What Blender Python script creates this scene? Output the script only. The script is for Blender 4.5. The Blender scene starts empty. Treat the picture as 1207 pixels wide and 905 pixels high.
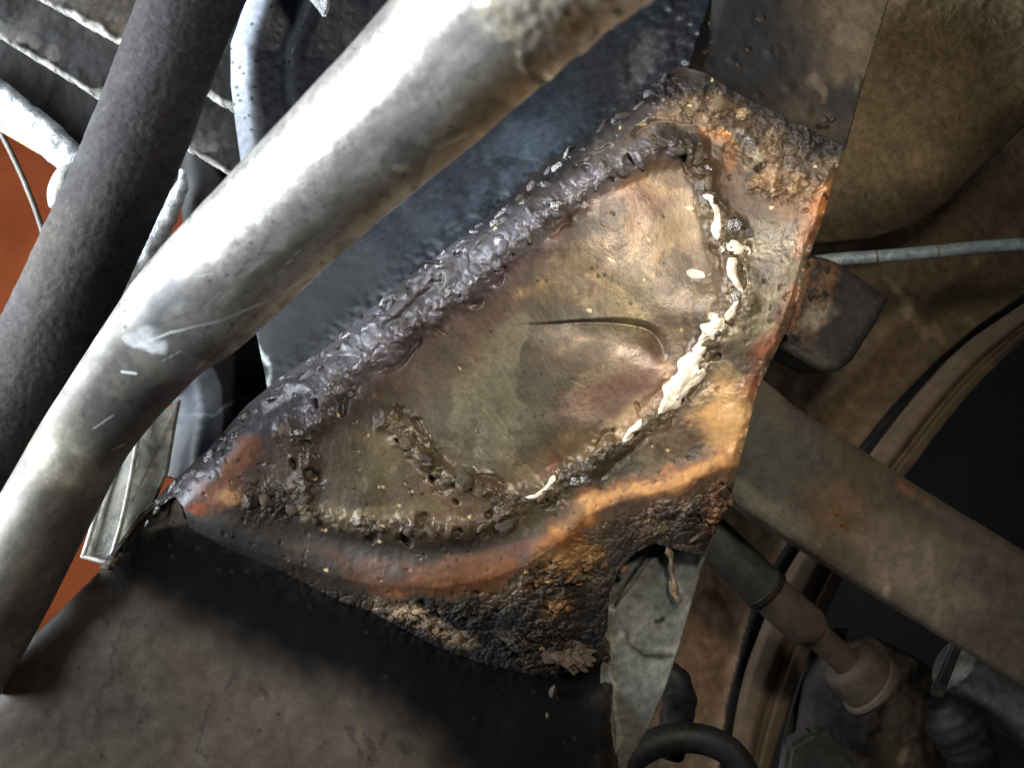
import bpy, bmesh, math, random
import numpy as np
from mathutils import Vector, Matrix

# ------------------------------------------------------------------ camera, world, lights, exposure
D = 0.5227                 # camera distance to the bracket plane (m)
S = 0.0005                 # metres per photo pixel on the bracket plane
PW, PH = 1207.0, 905.0
scene = bpy.context.scene
col = scene.collection

def P(px, py, z=0.0):
    """a point that appears at photo pixel px,py and stands z metres in front of the bracket plane"""
    k = S * (D - z) / D
    return Vector(((px - PW / 2) * k, (PH / 2 - py) * k, z))

cam_data = bpy.data.cameras.new('camera')
cam = bpy.data.objects.new('camera', cam_data)
col.objects.link(cam)
cam.location = (0, 0, D)
cam_data.sensor_width = 36
cam_data.lens = 18.0 / (PW / 2 * S / D)
cam_data.clip_start = 0.01
cam_data.clip_end = 20
cam_data.dof.use_dof = True
cam_data.dof.focus_distance = D
cam_data.dof.aperture_fstop = 10.0
scene.camera = cam

world = bpy.data.worlds.new('World')
scene.world = world
world.use_nodes = True
bg = world.node_tree.nodes['Background']
bg.inputs[0].default_value = (0.75, 0.85, 1.0, 1)
bg.inputs[1].default_value = 0.022

def area(name, loc, target, size, power, color, size_y=None):
    l = bpy.data.lights.new(name, 'AREA')
    l.energy = power
    l.color = color
    l.size = size
    if size_y:
        l.shape = 'RECTANGLE'
        l.size_y = size_y
    o = bpy.data.objects.new(name, l)
    col.objects.link(o)
    o.location = loc
    o.rotation_euler = (Vector(target) - Vector(loc)).to_track_quat('-Z', 'Y').to_euler()
    return o

# warm hand lamp held close to the bracket, up and to the right of the lens
lamp = bpy.data.lights.new('work_lamp', 'SPOT')
lamp.energy = 6.0; lamp.color = (1.0, 0.91, 0.78); lamp.shadow_soft_size = 0.03
lamp.spot_size = math.radians(104); lamp.spot_blend = 1.0
lo = bpy.data.objects.new('work_lamp', lamp); col.objects.link(lo)
lo.location = (0.135, 0.135, 0.36)
lo.rotation_euler = (Vector((0.07, 0.02, 0)) - lo.location).to_track_quat('-Z', 'Y').to_euler()
# daylight coming in under the car from the left
area('daylight_opening', (-0.95, 0.22, 0.40), (-0.12, 0.08, 0.08), 0.85, 31.0, (0.88, 0.94, 1.0), 0.62)
area('daylight_low', (-1.3, 0.25, -0.30), (-0.3, 0.1, -0.3), 0.8, 9.0, (0.9, 0.95, 1.0), 0.5)

scene.view_settings.view_transform = 'Standard'
scene.view_settings.look = 'None'
scene.view_settings.exposure = 0.0
scene.view_settings.gamma = 1.0
scene.cycles.max_bounces = 5

# ------------------------------------------------------------------ numpy noise
rng = np.random.default_rng(7)
LAT = rng.random((256, 256))

def vnoise(x, y, seed=0):
    x = x + seed * 17.31
    y = y + seed * 41.77
    xi = np.floor(x).astype(np.int64); yi = np.floor(y).astype(np.int64)
    fx = x - xi; fy = y - yi
    fx = fx * fx * fx * (fx * (fx * 6 - 15) + 10)
    fy = fy * fy * fy * (fy * (fy * 6 - 15) + 10)
    a = LAT[xi & 255, yi & 255]; b = LAT[(xi + 1) & 255, yi & 255]
    c = LAT[xi & 255, (yi + 1) & 255]; d = LAT[(xi + 1) & 255, (yi + 1) & 255]
    return (a * (1 - fx) + b * fx) * (1 - fy) + (c * (1 - fx) + d * fx) * fy

def fbm(x, y, scale, octv=4, seed=0, gain=0.5):
    """-1..1"""
    s = np.zeros_like(x, dtype=float); a = 1.0; t = 0.0; f = 1.0 / scale
    ca, sa = math.cos(0.6), math.sin(0.6)
    for i in range(octv):
        s += a * (vnoise(x * f, y * f, seed + i * 3) * 2 - 1); t += a
        a *= gain; f *= 2.03
        x, y = x * ca - y * sa, x * sa + y * ca
    return s / t * 1.5

HX = rng.random((128, 128)); HY = rng.random((128, 128)); HV = rng.random((128, 128))
def worley(x, y, scale, seed=0):
    x = x / scale + seed * 13.7; y = y / scale + seed * 7.9
    xi = np.floor(x).astype(np.int64); yi = np.floor(y).astype(np.int64)
    f1 = np.full(x.shape, 9.0); f2 = np.full(x.shape, 9.0); v = np.zeros(x.shape)
    for dx in (-1, 0, 1):
        for dy in (-1, 0, 1):
            cx = xi + dx; cy = yi + dy
            px = cx + HX[cx & 127, cy & 127]; py = cy + HY[cx & 127, cy & 127]
            d = np.hypot(px - x, py - y)
            closer = d < f1
            f2 = np.where(closer, f1, np.minimum(f2, d))
            v = np.where(closer, HV[cx & 127, cy & 127], v)
            f1 = np.where(closer, d, f1)
    return f1, f2, v

def sstep(a, b, x):
    t = np.clip((x - a) / (b - a), 0, 1)
    return t * t * (3 - 2 * t)

def dist_poly(x, y, pts, closed=False):
    """distance to a polyline and the running parameter 0..1"""
    pts = list(pts)
    if closed:
        pts = pts + [pts[0]]
    best = np.full(x.shape, 1e9); par = np.zeros(x.shape)
    n = len(pts) - 1
    for i in range(n):
        ax, ay = pts[i][:2]; bx, by = pts[i + 1][:2]
        dx, dy = bx - ax, by - ay
        t = np.clip(((x - ax) * dx + (y - ay) * dy) / (dx * dx + dy * dy + 1e-9), 0, 1)
        d = np.hypot(x - ax - t * dx, y - ay - t * dy)
        m = d < best
        best = np.where(m, d, best); par = np.where(m, (i + t) / n, par)
    return best, par

def inside(x, y, pts):
    r = np.zeros(x.shape, bool)
    n = len(pts)
    for i in range(n):
        x1, y1 = pts[i][:2]; x2, y2 = pts[(i + 1) % n][:2]
        if y1 == y2:
            continue
        c = ((y1 > y) != (y2 > y)) & (x < (x2 - x1) * (y - y1) / (y2 - y1) + x1)
        r ^= c
    return r

def sdf(x, y, pts):
    d, _ = dist_poly(x, y, pts, True)
    return np.where(inside(x, y, pts), -d, d)

def lin(c):
    c = np.array(c, float) / 255.0
    return np.where(c <= 0.04045, c / 12.92, ((c + 0.055) / 1.055) ** 2.4)

class Paint:
    """colour, roughness and metalness on a set of points in the sheet's own coordinates"""
    def __init__(self, x, y, base, rough=0.6, metal=0.0, warp=10, seed=1):
        self.x0, self.y0 = x, y
        self.x = x + warp * fbm(x, y, 38, 4, seed)
        self.y = y + warp * fbm(x, y, 38, 4, seed + 5)
        self.c = np.tile(lin(base), (len(x), 1))
        self.r = np.full(len(x), rough); self.m = np.full(len(x), metal)
    def mix(self, mask, color, rough=None, metal=None):
        mask = np.clip(mask, 0, 1)
        self.c = self.c * (1 - mask[:, None]) + lin(color) * mask[:, None]
        if rough is not None: self.r = self.r * (1 - mask) + rough * mask
        if metal is not None: self.m = self.m * (1 - mask) + metal * mask
    def blob(self, cx, cy, rx, ry, ang, color, k=1.0, soft=0.6, **kw):
        a = math.radians(ang)
        dx = self.x - cx; dy = self.y - cy
        u = (dx * math.cos(a) + dy * math.sin(a)) / rx
        v = (-dx * math.sin(a) + dy * math.cos(a)) / ry
        r = np.hypot(u, v)
        self.mix(k * (1 - sstep(1 - soft, 1 + soft, r)), color, **kw)
    def line(self, pts, w, color, k=1.0, soft=0.6, raw=False, **kw):
        d, _ = dist_poly(self.x0 if raw else self.x, self.y0 if raw else self.y, pts)
        self.mix(k * (1 - sstep(1 - soft, 1 + soft, d / w)), color, **kw)
    def poly(self, pts, color, k=1.0, soft=8, **kw):
        d = sdf(self.x, self.y, pts)
        self.mix(k * (1 - sstep(-soft, soft, d)), color, **kw)
    def mottle(self, scale, amt, seed=3, octv=4):
        n = fbm(self.x0, self.y0, scale, octv, seed, 0.6)
        self.c *= np.exp(amt * n)[:, None]

# ------------------------------------------------------------------ object helpers
def tag(o, label=None, cat=None, group=None, kind=None):
    if label: o['label'] = label
    if cat: o['category'] = cat
    if group: o['group'] = group
    if kind: o['kind'] = kind
    return o

def empty(name, loc=(0, 0, 0)):
    o = bpy.data.objects.new(name, None)
    o.empty_display_size = 0.02
    col.objects.link(o)
    o.location = loc
    return o

def link(name, me, mat=None, parent=None):
    o = bpy.data.objects.new(name, me)
    col.objects.link(o)
    if mat: me.materials.clear(); me.materials.append(mat)
    if parent is not None:
        o.parent = parent
        o.matrix_parent_inverse = Matrix.Translation(-parent.location)
    return o

def mesh_np(name, V, F, smooth=True):
    """F: (n,4) or (n,3) int array"""
    me = bpy.data.meshes.new(name)
    V = np.asarray(V, np.float32); F = np.asarray(F, np.int32)
    me.vertices.add(len(V)); me.vertices.foreach_set('co', V.ravel())
    k = F.shape[1]
    me.loops.add(F.size); me.loops.foreach_set('vertex_index', F.ravel())
    me.polygons.add(len(F))
    me.polygons.foreach_set('loop_start', np.arange(0, F.size, k, dtype=np.int32))
    me.update(calc_edges=True)
    me.polygons.foreach_set('use_smooth', np.full(len(F), smooth))
    me.validate()
    return me

def set_paint(me, C, R, M):
    n = len(me.vertices)
    a = me.attributes.new('Col', 'FLOAT_COLOR', 'POINT')
    a.data.foreach_set('color', np.concatenate([C, np.ones((n, 1))], 1).astype(np.float32).ravel())
    a = me.attributes.new('Rgh', 'FLOAT', 'POINT'); a.data.foreach_set('value', np.asarray(R, np.float32))
    a = me.attributes.new('Met', 'FLOAT', 'POINT'); a.data.foreach_set('value', np.asarray(M, np.float32))

def PV(x, y, z):
    k = S * (D - z) / D
    return np.stack([(x - PW / 2) * k, (PH / 2 - y) * k, z], 1)

def sheet(name, poly, step, zfun, paintfun, mat, parent=None, thick=0.004, jag=0.0, holes=(), split=()):
    """a solid sheet with outline poly (photo px), relief zfun (m) and painted surface"""
    xs = [p[0] for p in poly]; ys = [p[1] for p in poly]
    gx = np.arange(min(xs) - step, max(xs) + 2 * step, step); gy = np.arange(min(ys) - step, max(ys) + 2 * step, step)
    nx, ny = len(gx), len(gy)
    X, Y = np.meshgrid(gx, gy, indexing='ij')
    X = X.ravel(); Y = Y.ravel()
    jx = jag * fbm(X, Y, 9, 3, 21); jy = jag * fbm(X, Y, 9, 3, 27)
    sd = sdf(X + jx, Y + jy, poly)
    for h in holes:
        sd = np.maximum(sd, -sdf(X + jx, Y + jy, h))
    ok = sd < 0.6 * step
    I = np.arange(nx * ny).reshape(nx, ny)
    q = np.stack([I[:-1, :-1], I[:-1, 1:], I[1:, 1:], I[1:, :-1]], -1).reshape(-1, 4)
    q = q[ok[q].all(1)]
    used = np.unique(q)
    remap = np.full(nx * ny, -1); remap[used] = np.arange(len(used))
    q = remap[q]; X = X[used]; Y = Y[used]; sd = sd[used]
    # pull the rim onto the outline
    e = np.concatenate([q[:, [0, 1]], q[:, [1, 2]], q[:, [2, 3]], q[:, [3, 0]]])
    key = np.sort(e, 1); code = key[:, 0].astype(np.int64) * len(X) + key[:, 1]
    u, idx, cnt = np.unique(code, return_index=True, return_counts=True)
    rim_e = e[idx[cnt == 1]]
    rim = np.unique(rim_e)
    if jag == 0:
        eps = 0.05
        gxx = (sdf(X[rim] + eps, Y[rim], poly) - sdf(X[rim] - eps, Y[rim], poly)) / (2 * eps)
        gyy = (sdf(X[rim], Y[rim] + eps, poly) - sdf(X[rim], Y[rim] - eps, poly)) / (2 * eps)
        mv = np.clip(sd[rim], -1.2 * step, 1.2 * step)
        if not holes:
            X[rim] -= gxx * mv; Y[rim] -= gyy * mv
    Z = zfun(X, Y)
    V = PV(X, Y, Z)
    pt = paintfun(X, Y)
    n0 = len(V)
    # rim wall and back face
    rm = np.full(n0, -1); rm[rim] = n0 + np.arange(len(rim))
    back = V[rim].copy(); back[:, 2] -= thick
    side = np.stack([rim_e[:, 1], rim_e[:, 0], rm[rim_e[:, 0]], rm[rim_e[:, 1]]], 1)
    V = np.concatenate([V, back]); F = np.concatenate([q, side])
    C = np.concatenate([pt.c, pt.c[rim]]); R = np.concatenate([pt.r, pt.r[rim]]); M = np.concatenate([pt.m, pt.m[rim]])
    def part(nm, Fs):
        us = np.unique(Fs); rp = np.full(len(V), -1); rp[us] = np.arange(len(us))
        me = mesh_np(nm, V[us], rp[Fs])
        set_paint(me, C[us], R[us], M[us])
        return link(nm, me, mat, parent)
    if split:
        cx = X[q].mean(1); cy = Y[q].mean(1)
        own = np.zeros(len(q), int)
        for i, (nm, pl) in enumerate(split):
            own[inside(cx, cy, pl) & (own == 0)] = i + 1
        for i, (nm, pl) in enumerate(split):
            part(nm, q[own == i + 1])
        F = np.concatenate([q[own == 0], side])
    return part(name, F)

def catmull(pts, n):
    pts = [np.array(p, float) for p in pts]
    pts = [2 * pts[0] - pts[1]] + pts + [2 * pts[-1] - pts[-2]]
    out = []
    m = len(pts) - 3
    for i in range(n):
        t = i / (n - 1) * m; k = min(int(t), m - 1); t -= k
        a, b, c, d = pts[k:k + 4]
        out.append(0.5 * (2 * b + (c - a) * t + (2 * a - 5 * b + 4 * c - d) * t * t + (3 * b - a - 3 * c + d) * t ** 3))
    return np.array(out)

def tube(name, pts, mat, parent=None, n=40, seg=24, paintfun=None, bump=None, square=0.0, start=None):
    """pts: (px,py,z,r in m): a swept round bar with closed ends"""
    W = [list(P(p[0], p[1], p[2])) + [p[3]] for p in pts]
    c = catmull(W, n)
    ctr, rad = c[:, :3], c[:, 3]
    T = np.gradient(ctr, axis=0); T /= np.linalg.norm(T, axis=1)[:, None]
    up = np.array([0, 0, 1.0])
    if abs(T[0] @ up) > 0.9: up = np.array([0, 1.0, 0])
    V = []; 
    a = np.arange(seg) / seg * 2 * math.pi
    if start is not None: a = a + start
    N = up - T[0] * (up @ T[0]); N /= np.linalg.norm(N)
    U_, A_ = [], []
    for i in range(n):
        N = N - T[i] * (N @ T[i]); N /= np.linalg.norm(N)
        B = np.cross(T[i], N)
        rr = rad[i] * np.ones(seg)
        if square:
            k = np.maximum(np.abs(np.cos(a)), np.abs(np.sin(a)))
            rr = rad[i] * ((1 - square) + square * 0.86 / k)
        V.append(ctr[i] + rr[:, None] * (np.cos(a)[:, None] * N + np.sin(a)[:, None] * B))
        U_.append(np.full(seg, i / (n - 1))); A_.append(a)
    V = np.concatenate(V); U_ = np.concatenate(U_); A_ = np.concatenate(A_)
    C0 = np.repeat(ctr, seg, 0)
    k = D / (S * (D - V[:, 2]))
    px = V[:, 0] * k + PW / 2; py = PH / 2 - V[:, 1] * k
    if bump is not None:
        dirn = (V - C0); L = np.linalg.norm(dirn, axis=1)[:, None] + 1e-9
        V = V + dirn / L * bump(px, py, U_, A_)[:, None]
    F = []
    I = np.arange(n * seg).reshape(n, seg)
    J = np.roll(I, -1, 1)
    F = np.stack([I[:-1], J[:-1], J[1:], I[1:]], -1).reshape(-1, 4)
    V = np.concatenate([V, ctr[[0]], ctr[[-1]]])
    m = n * seg
    c0 = np.stack([np.full(seg // 2, m), I[0][::2], np.roll(I[0], -1)[::2], np.roll(I[0], -2)[::2]], 1)[:, [0, 3, 2, 1]]
    c1 = np.stack([np.full(seg // 2, m + 1), I[-1][::2], np.roll(I[-1], -1)[::2], np.roll(I[-1], -2)[::2]], 1)
    me = mesh_np(name, V, np.concatenate([F, c0, c1]))
    if paintfun is not None:
        pt = paintfun(px, py)
        f = lambda q: np.concatenate([q, q[:1], q[-1:]])
        set_paint(me, f(pt.c), f(pt.r), f(pt.m))
    return link(name, me, mat, parent)

def ribbon(name, A, B, zf, mat, parent=None, n=60, m=12, thick=0.003):
    """a strip between two photo curves; zf(t) gives its depth across"""
    a = catmull(A, n); b = catmull(B, n)
    V = []
    for i in range(n):
        for j in range(m):
            t = j / (m - 1)
            p = a[i] * (1 - t) + b[i] * t
            V.append(list(P(p[0], p[1], zf(t))))
    for i in range(n):
        for j in (0, m - 1):
            q = V[i * m + j]; V.append([q[0], q[1], q[2] - thick])
    I = np.arange(n * m).reshape(n, m)
    F = np.stack([I[:-1, :-1], I[1:, :-1], I[1:, 1:], I[:-1, 1:]], -1).reshape(-1, 4)
    K = n * m + np.arange(n * 2).reshape(n, 2)
    s0 = np.stack([I[:-1, 0], K[:-1, 0], K[1:, 0], I[1:, 0]], 1)
    s1 = np.stack([I[:-1, -1], I[1:, -1], K[1:, 1], K[:-1, 1]], 1)
    return link(name, mesh_np(name, V, np.concatenate([F, s0, s1])), mat, parent)

def prism(name, pts, thick, mat, parent=None, bevel=0.0015, seg=2):
    """pts: (px,py,z) outline of the near face; extruded away from the lens by thick"""
    bm = bmesh.new()
    v = [bm.verts.new(P(*p)) for p in pts]
    f = bm.faces.new(v)
    f.normal_update()
    if f.normal.z < 0: f.normal_flip()
    ext = bmesh.ops.extrude_face_region(bm, geom=[f])
    for w in [g for g in ext['geom'] if isinstance(g, bmesh.types.BMVert)]:
        w.co.z -= thick
    bmesh.ops.recalc_face_normals(bm, faces=bm.faces)
    if bevel:
        bmesh.ops.bevel(bm, geom=list(bm.edges), offset=bevel, segments=seg, affect='EDGES', clamp_overlap=True)
    me = bpy.data.meshes.new(name)
    bm.to_mesh(me); bm.free()
    for p in me.polygons: p.use_smooth = False
    return link(name, me, mat, parent)

# ------------------------------------------------------------------ materials
def new_mat(name):
    m = bpy.data.materials.new(name); m.use_nodes = True
    nt = m.node_tree
    return m, nt, nt.nodes['Principled BSDF']

def nd(nt, kind, **kw):
    n = nt.nodes.new(kind)
    for k, v in kw.items():
        if isinstance(k, str) and hasattr(n, k): setattr(n, k, v)
    return n

def noise(nt, scale, detail=6, rough=0.6, vec=None, dist=0.0):
    n = nt.nodes.new('ShaderNodeTexNoise')
    n.inputs['Scale'].default_value = scale; n.inputs['Detail'].default_value = detail
    n.inputs['Roughness'].default_value = rough; n.inputs['Distortion'].default_value = dist
    if vec: nt.links.new(vec, n.inputs['Vector'])
    return n

def coords(nt):
    return nt.nodes.new('ShaderNodeTexCoord').outputs['Object']

def ramp(nt, fac, stops):
    r = nt.nodes.new('ShaderNodeValToRGB')
    el = r.color_ramp.elements
    while len(el) < len(stops): el.new(0.5)
    for e, (p, c) in zip(el, stops):
        e.position = p
        c = c if isinstance(c, (tuple, list)) else (c, c, c)
        e.color = (*c, 1)
    nt.links.new(fac, r.inputs[0])
    return r.outputs[0]

def mulmix(nt, a, b, blend='MULTIPLY', fac=1.0):
    m = nt.nodes.new('ShaderNodeMix'); m.data_type = 'RGBA'; m.blend_type = blend
    m.clamp_result = False
    if hasattr(fac, 'is_linked') or not isinstance(fac, (int, float)): nt.links.new(fac, m.inputs[0])
    else: m.inputs[0].default_value = fac
    for s, i in ((a, 6), (b, 7)):
        if isinstance(s, (tuple, list)): m.inputs[i].default_value = (*s, 1)
        else: nt.links.new(s, m.inputs[i])
    return m.outputs[2]

def add_bump(nt, bsdf, height, strength, dist=0.001, prev=None):
    b = nt.nodes.new('ShaderNodeBump')
    b.inputs['Strength'].default_value = strength; b.inputs['Distance'].default_value = dist
    nt.links.new(height, b.inputs['Height'])
    if prev: nt.links.new(prev, b.inputs['Normal'])
    nt.links.new(b.outputs[0], bsdf.inputs['Normal'])
    return b.outputs[0]

def painted(name, grain=1400, amt=0.25, bump=0.35, spec=0.5):
    """colour, gloss and metal from the sheet's own paint, plus fine grain"""
    m, nt, b = new_mat(name)
    def at(n):
        a = nt.nodes.new('ShaderNodeAttribute'); a.attribute_name = n; return a
    v = coords(nt)
    n1 = noise(nt, grain, 5, 0.65, v); n2 = noise(nt, grain * 0.22, 6, 0.6, v)
    f = ramp(nt, n1.outputs[0], [(0.3, 1 - amt), (0.7, 1 + amt)])
    g = ramp(nt, n2.outputs[0], [(0.3, 1 - amt), (0.7, 1 + amt)])
    c = mulmix(nt, mulmix(nt, at('Col').outputs['Color'], f), g)
    nt.links.new(c, b.inputs['Base Color'])
    r = nt.nodes.new('ShaderNodeMath'); r.operation = 'MULTIPLY_ADD'; r.use_clamp = True
    nt.links.new(n2.outputs[0], r.inputs[0]); r.inputs[1].default_value = 0.3
    r2 = nt.nodes.new('ShaderNodeMath'); r2.operation = 'SUBTRACT'
    nt.links.new(at('Rgh').outputs['Fac'], r2.inputs[0]); r2.inputs[1].default_value = 0.15
    nt.links.new(r2.outputs[0], r.inputs[2])
    nt.links.new(r.outputs[0], b.inputs['Roughness'])
    nt.links.new(at('Met').outputs['Fac'], b.inputs['Metallic'])
    b.inputs['Specular IOR Level'].default_value = spec
    x = add_bump(nt, b, n2.outputs[0], bump, 0.0012)
    add_bump(nt, b, n1.outputs[0], bump, 0.0004, x)
    return m

def grime(name, c1, c2, rough=0.6, metal=0.0, scale=60, bump=0.3, speck=None, spec=0.5, grain=900, contrast=(0.35, 0.65)):
    """two worn tones (sRGB 0-255) broken up by noise, optional specks of a third"""
    m, nt, b = new_mat(name)
    v = coords(nt)
    n1 = noise(nt, scale, 8, 0.62, v, 0.6); n2 = noise(nt, grain, 4, 0.6, v)
    c = ramp(nt, n1.outputs[0], [(contrast[0], tuple(lin(c1))), (contrast[1], tuple(lin(c2)))])
    c = mulmix(nt, c, ramp(nt, n2.outputs[0], [(0.3, 0.78), (0.7, 1.22)]))
    if speck is not None:
        n3 = noise(nt, scale * 3.2, 5, 0.7, v)
        c = mulmix(nt, c, tuple(lin(speck)), 'MIX', ramp(nt, n3.outputs[0], [(0.62, 0.0), (0.68, 0.8)]))
    nt.links.new(c, b.inputs['Base Color'])
    nt.links.new(ramp(nt, n1.outputs[0], [(0.3, max(0.05, rough - 0.12)), (0.7, min(1, rough + 0.12))]), b.inputs['Roughness'])
    b.inputs['Metallic'].default_value = metal
    b.inputs['Specular IOR Level'].default_value = spec
    x = add_bump(nt, b, n1.outputs[0], bump, 0.002)
    add_bump(nt, b, n2.outputs[0], bump, 0.0004, x)
    return m

M_plate = painted('burnt_plate', 1500, 0.14, 0.2, 0.5)
M_tube = painted('worn_zinc', 900, 0.10, 0.10)
M_rubber = painted('dusty_rubber', 1300, 0.30, 0.5, 0.3)
M_beam = painted('sooty_paint', 700, 0.14, 0.2, 0.12)
M_wall = painted('slate_paint', 800, 0.20, 0.2)
M_back = painted('dusty_undercoat', 500, 0.20, 0.3, 0.3)

# ------------------------------------------------------------------ outlines shared by the bracket and its neighbours
EDGE = [(116, 670), (148, 630), (182, 590), (200, 570), (245, 530), (290, 478), (330, 445), (375, 415), (420, 378), (470, 335), (510, 305),
        (560, 268), (610, 225), (640, 195), (690, 160), (740, 118), (775, 92), (800, 78)]
TOPJOIN = [(830, 85), (870, 110), (920, 135), (960, 155), (995, 172)]
FREE = [(986, 205), (978, 230), (968, 265), (955, 300), (945, 340), (930, 385), (912, 420), (893, 460), (882, 505),
        (868, 560), (858, 600), (842, 625), (830, 655)]
BOTTOM = [(800, 648), (772, 640), (748, 652), (730, 672), (718, 700), (716, 740), (700, 778), (650, 800), (580, 785), (520, 765),
          (440, 722), (400, 708), (330, 672), (265, 645), (224, 622), (216, 598), (206, 585), (186, 594), (160, 618), (140, 648), (128, 672)]
BRACKET = EDGE + TOPJOIN + FREE + BOTTOM
SEAM_A = [(352, 512), (372, 492), (395, 448), (440, 418), (480, 392), (520, 358), (560, 332), (598, 290), (650, 248),
          (705, 208), (745, 188), (780, 165), (815, 172)]
SEAM_C = [(820, 178), (832, 205), (836, 232), (848, 262), (852, 285), (868, 300), (866, 345), (855, 372), (832, 408),
          (812, 445), (785, 478), (745, 514), (700, 550), (665, 565), (640, 585), (600, 592), (560, 575), (530, 562), (500, 540),
          (478, 508), (458, 492)]
SEAM_D = [(340, 505), (362, 540), (358, 575), (370, 608), (410, 618), (460, 622), (520, 626), (575, 618), (600, 598)]
BAND = [(395, 672), (450, 682), (510, 684), (570, 676), (620, 658), (665, 628), (690, 600), (730, 584), (790, 568), (850, 545)]
LIP = [(600, 381), (650, 379), (690, 376), (725, 374), (752, 376), (770, 382), (782, 393), (788, 408), (788, 428), (780, 450)]
PATCH = [(392, 452), (480, 396), (560, 336), (650, 252), (745, 192), (815, 180), (835, 235), (850, 290), (866, 345),
         (832, 408), (785, 478), (745, 514), (665, 565), (600, 592), (545, 570), (500, 540), (460, 495)]
PITS = [(742, 190, 6, 14), (720, 213, 4, 12), (648, 246, 4, 10), (655, 250, 3, 8), (540, 297, 5, 12), (698, 148, 7, 14), (360, 522, 5, 12), (375, 478, 4, 8),
        (500, 612, 7, 10), (542, 625, 6, 12), (440, 632, 8, 8), (480, 636, 8, 9), (836, 402, 6, 14), (842, 424, 5, 9), (800, 470, 5, 9), (820, 440, 4, 8),
        (747, 512, 5, 10), (752, 480, 4, 6), (806, 185, 5, 10), (878, 292, 7, 8), (895, 198, 5, 8), (370, 560, 9, 12), (345, 545, 7, 8), (640, 590, 5, 8),
        (480, 530, 5, 9), (470, 518, 4, 9), (510, 566, 5, 8), (535, 590, 5, 9), (575, 605, 5, 9), (625, 690, 5, 7), (560, 700, 4, 7), (500, 708, 5, 8),
        (585, 720, 4, 8), (642, 714, 3, 7), (650, 716, 3, 7), (850, 575, 4, 8), (600, 300, 3, 6), (590, 318, 4, 7), (690, 198, 4, 8)]

CRUST = ((925, 165, 75, 40), (925, 222, 50, 22), (850, 125, 60, 34), (665, 682, 62, 30), (520, 732, 95, 24), (800, 608, 55, 22),
         (325, 590, 50, 30), (640, 760, 70, 40), (845, 600, 20, 30), (780, 105, 40, 20))
LIPD = None
def gauss(d, w): return np.exp(-(d / w) ** 2)

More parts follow.
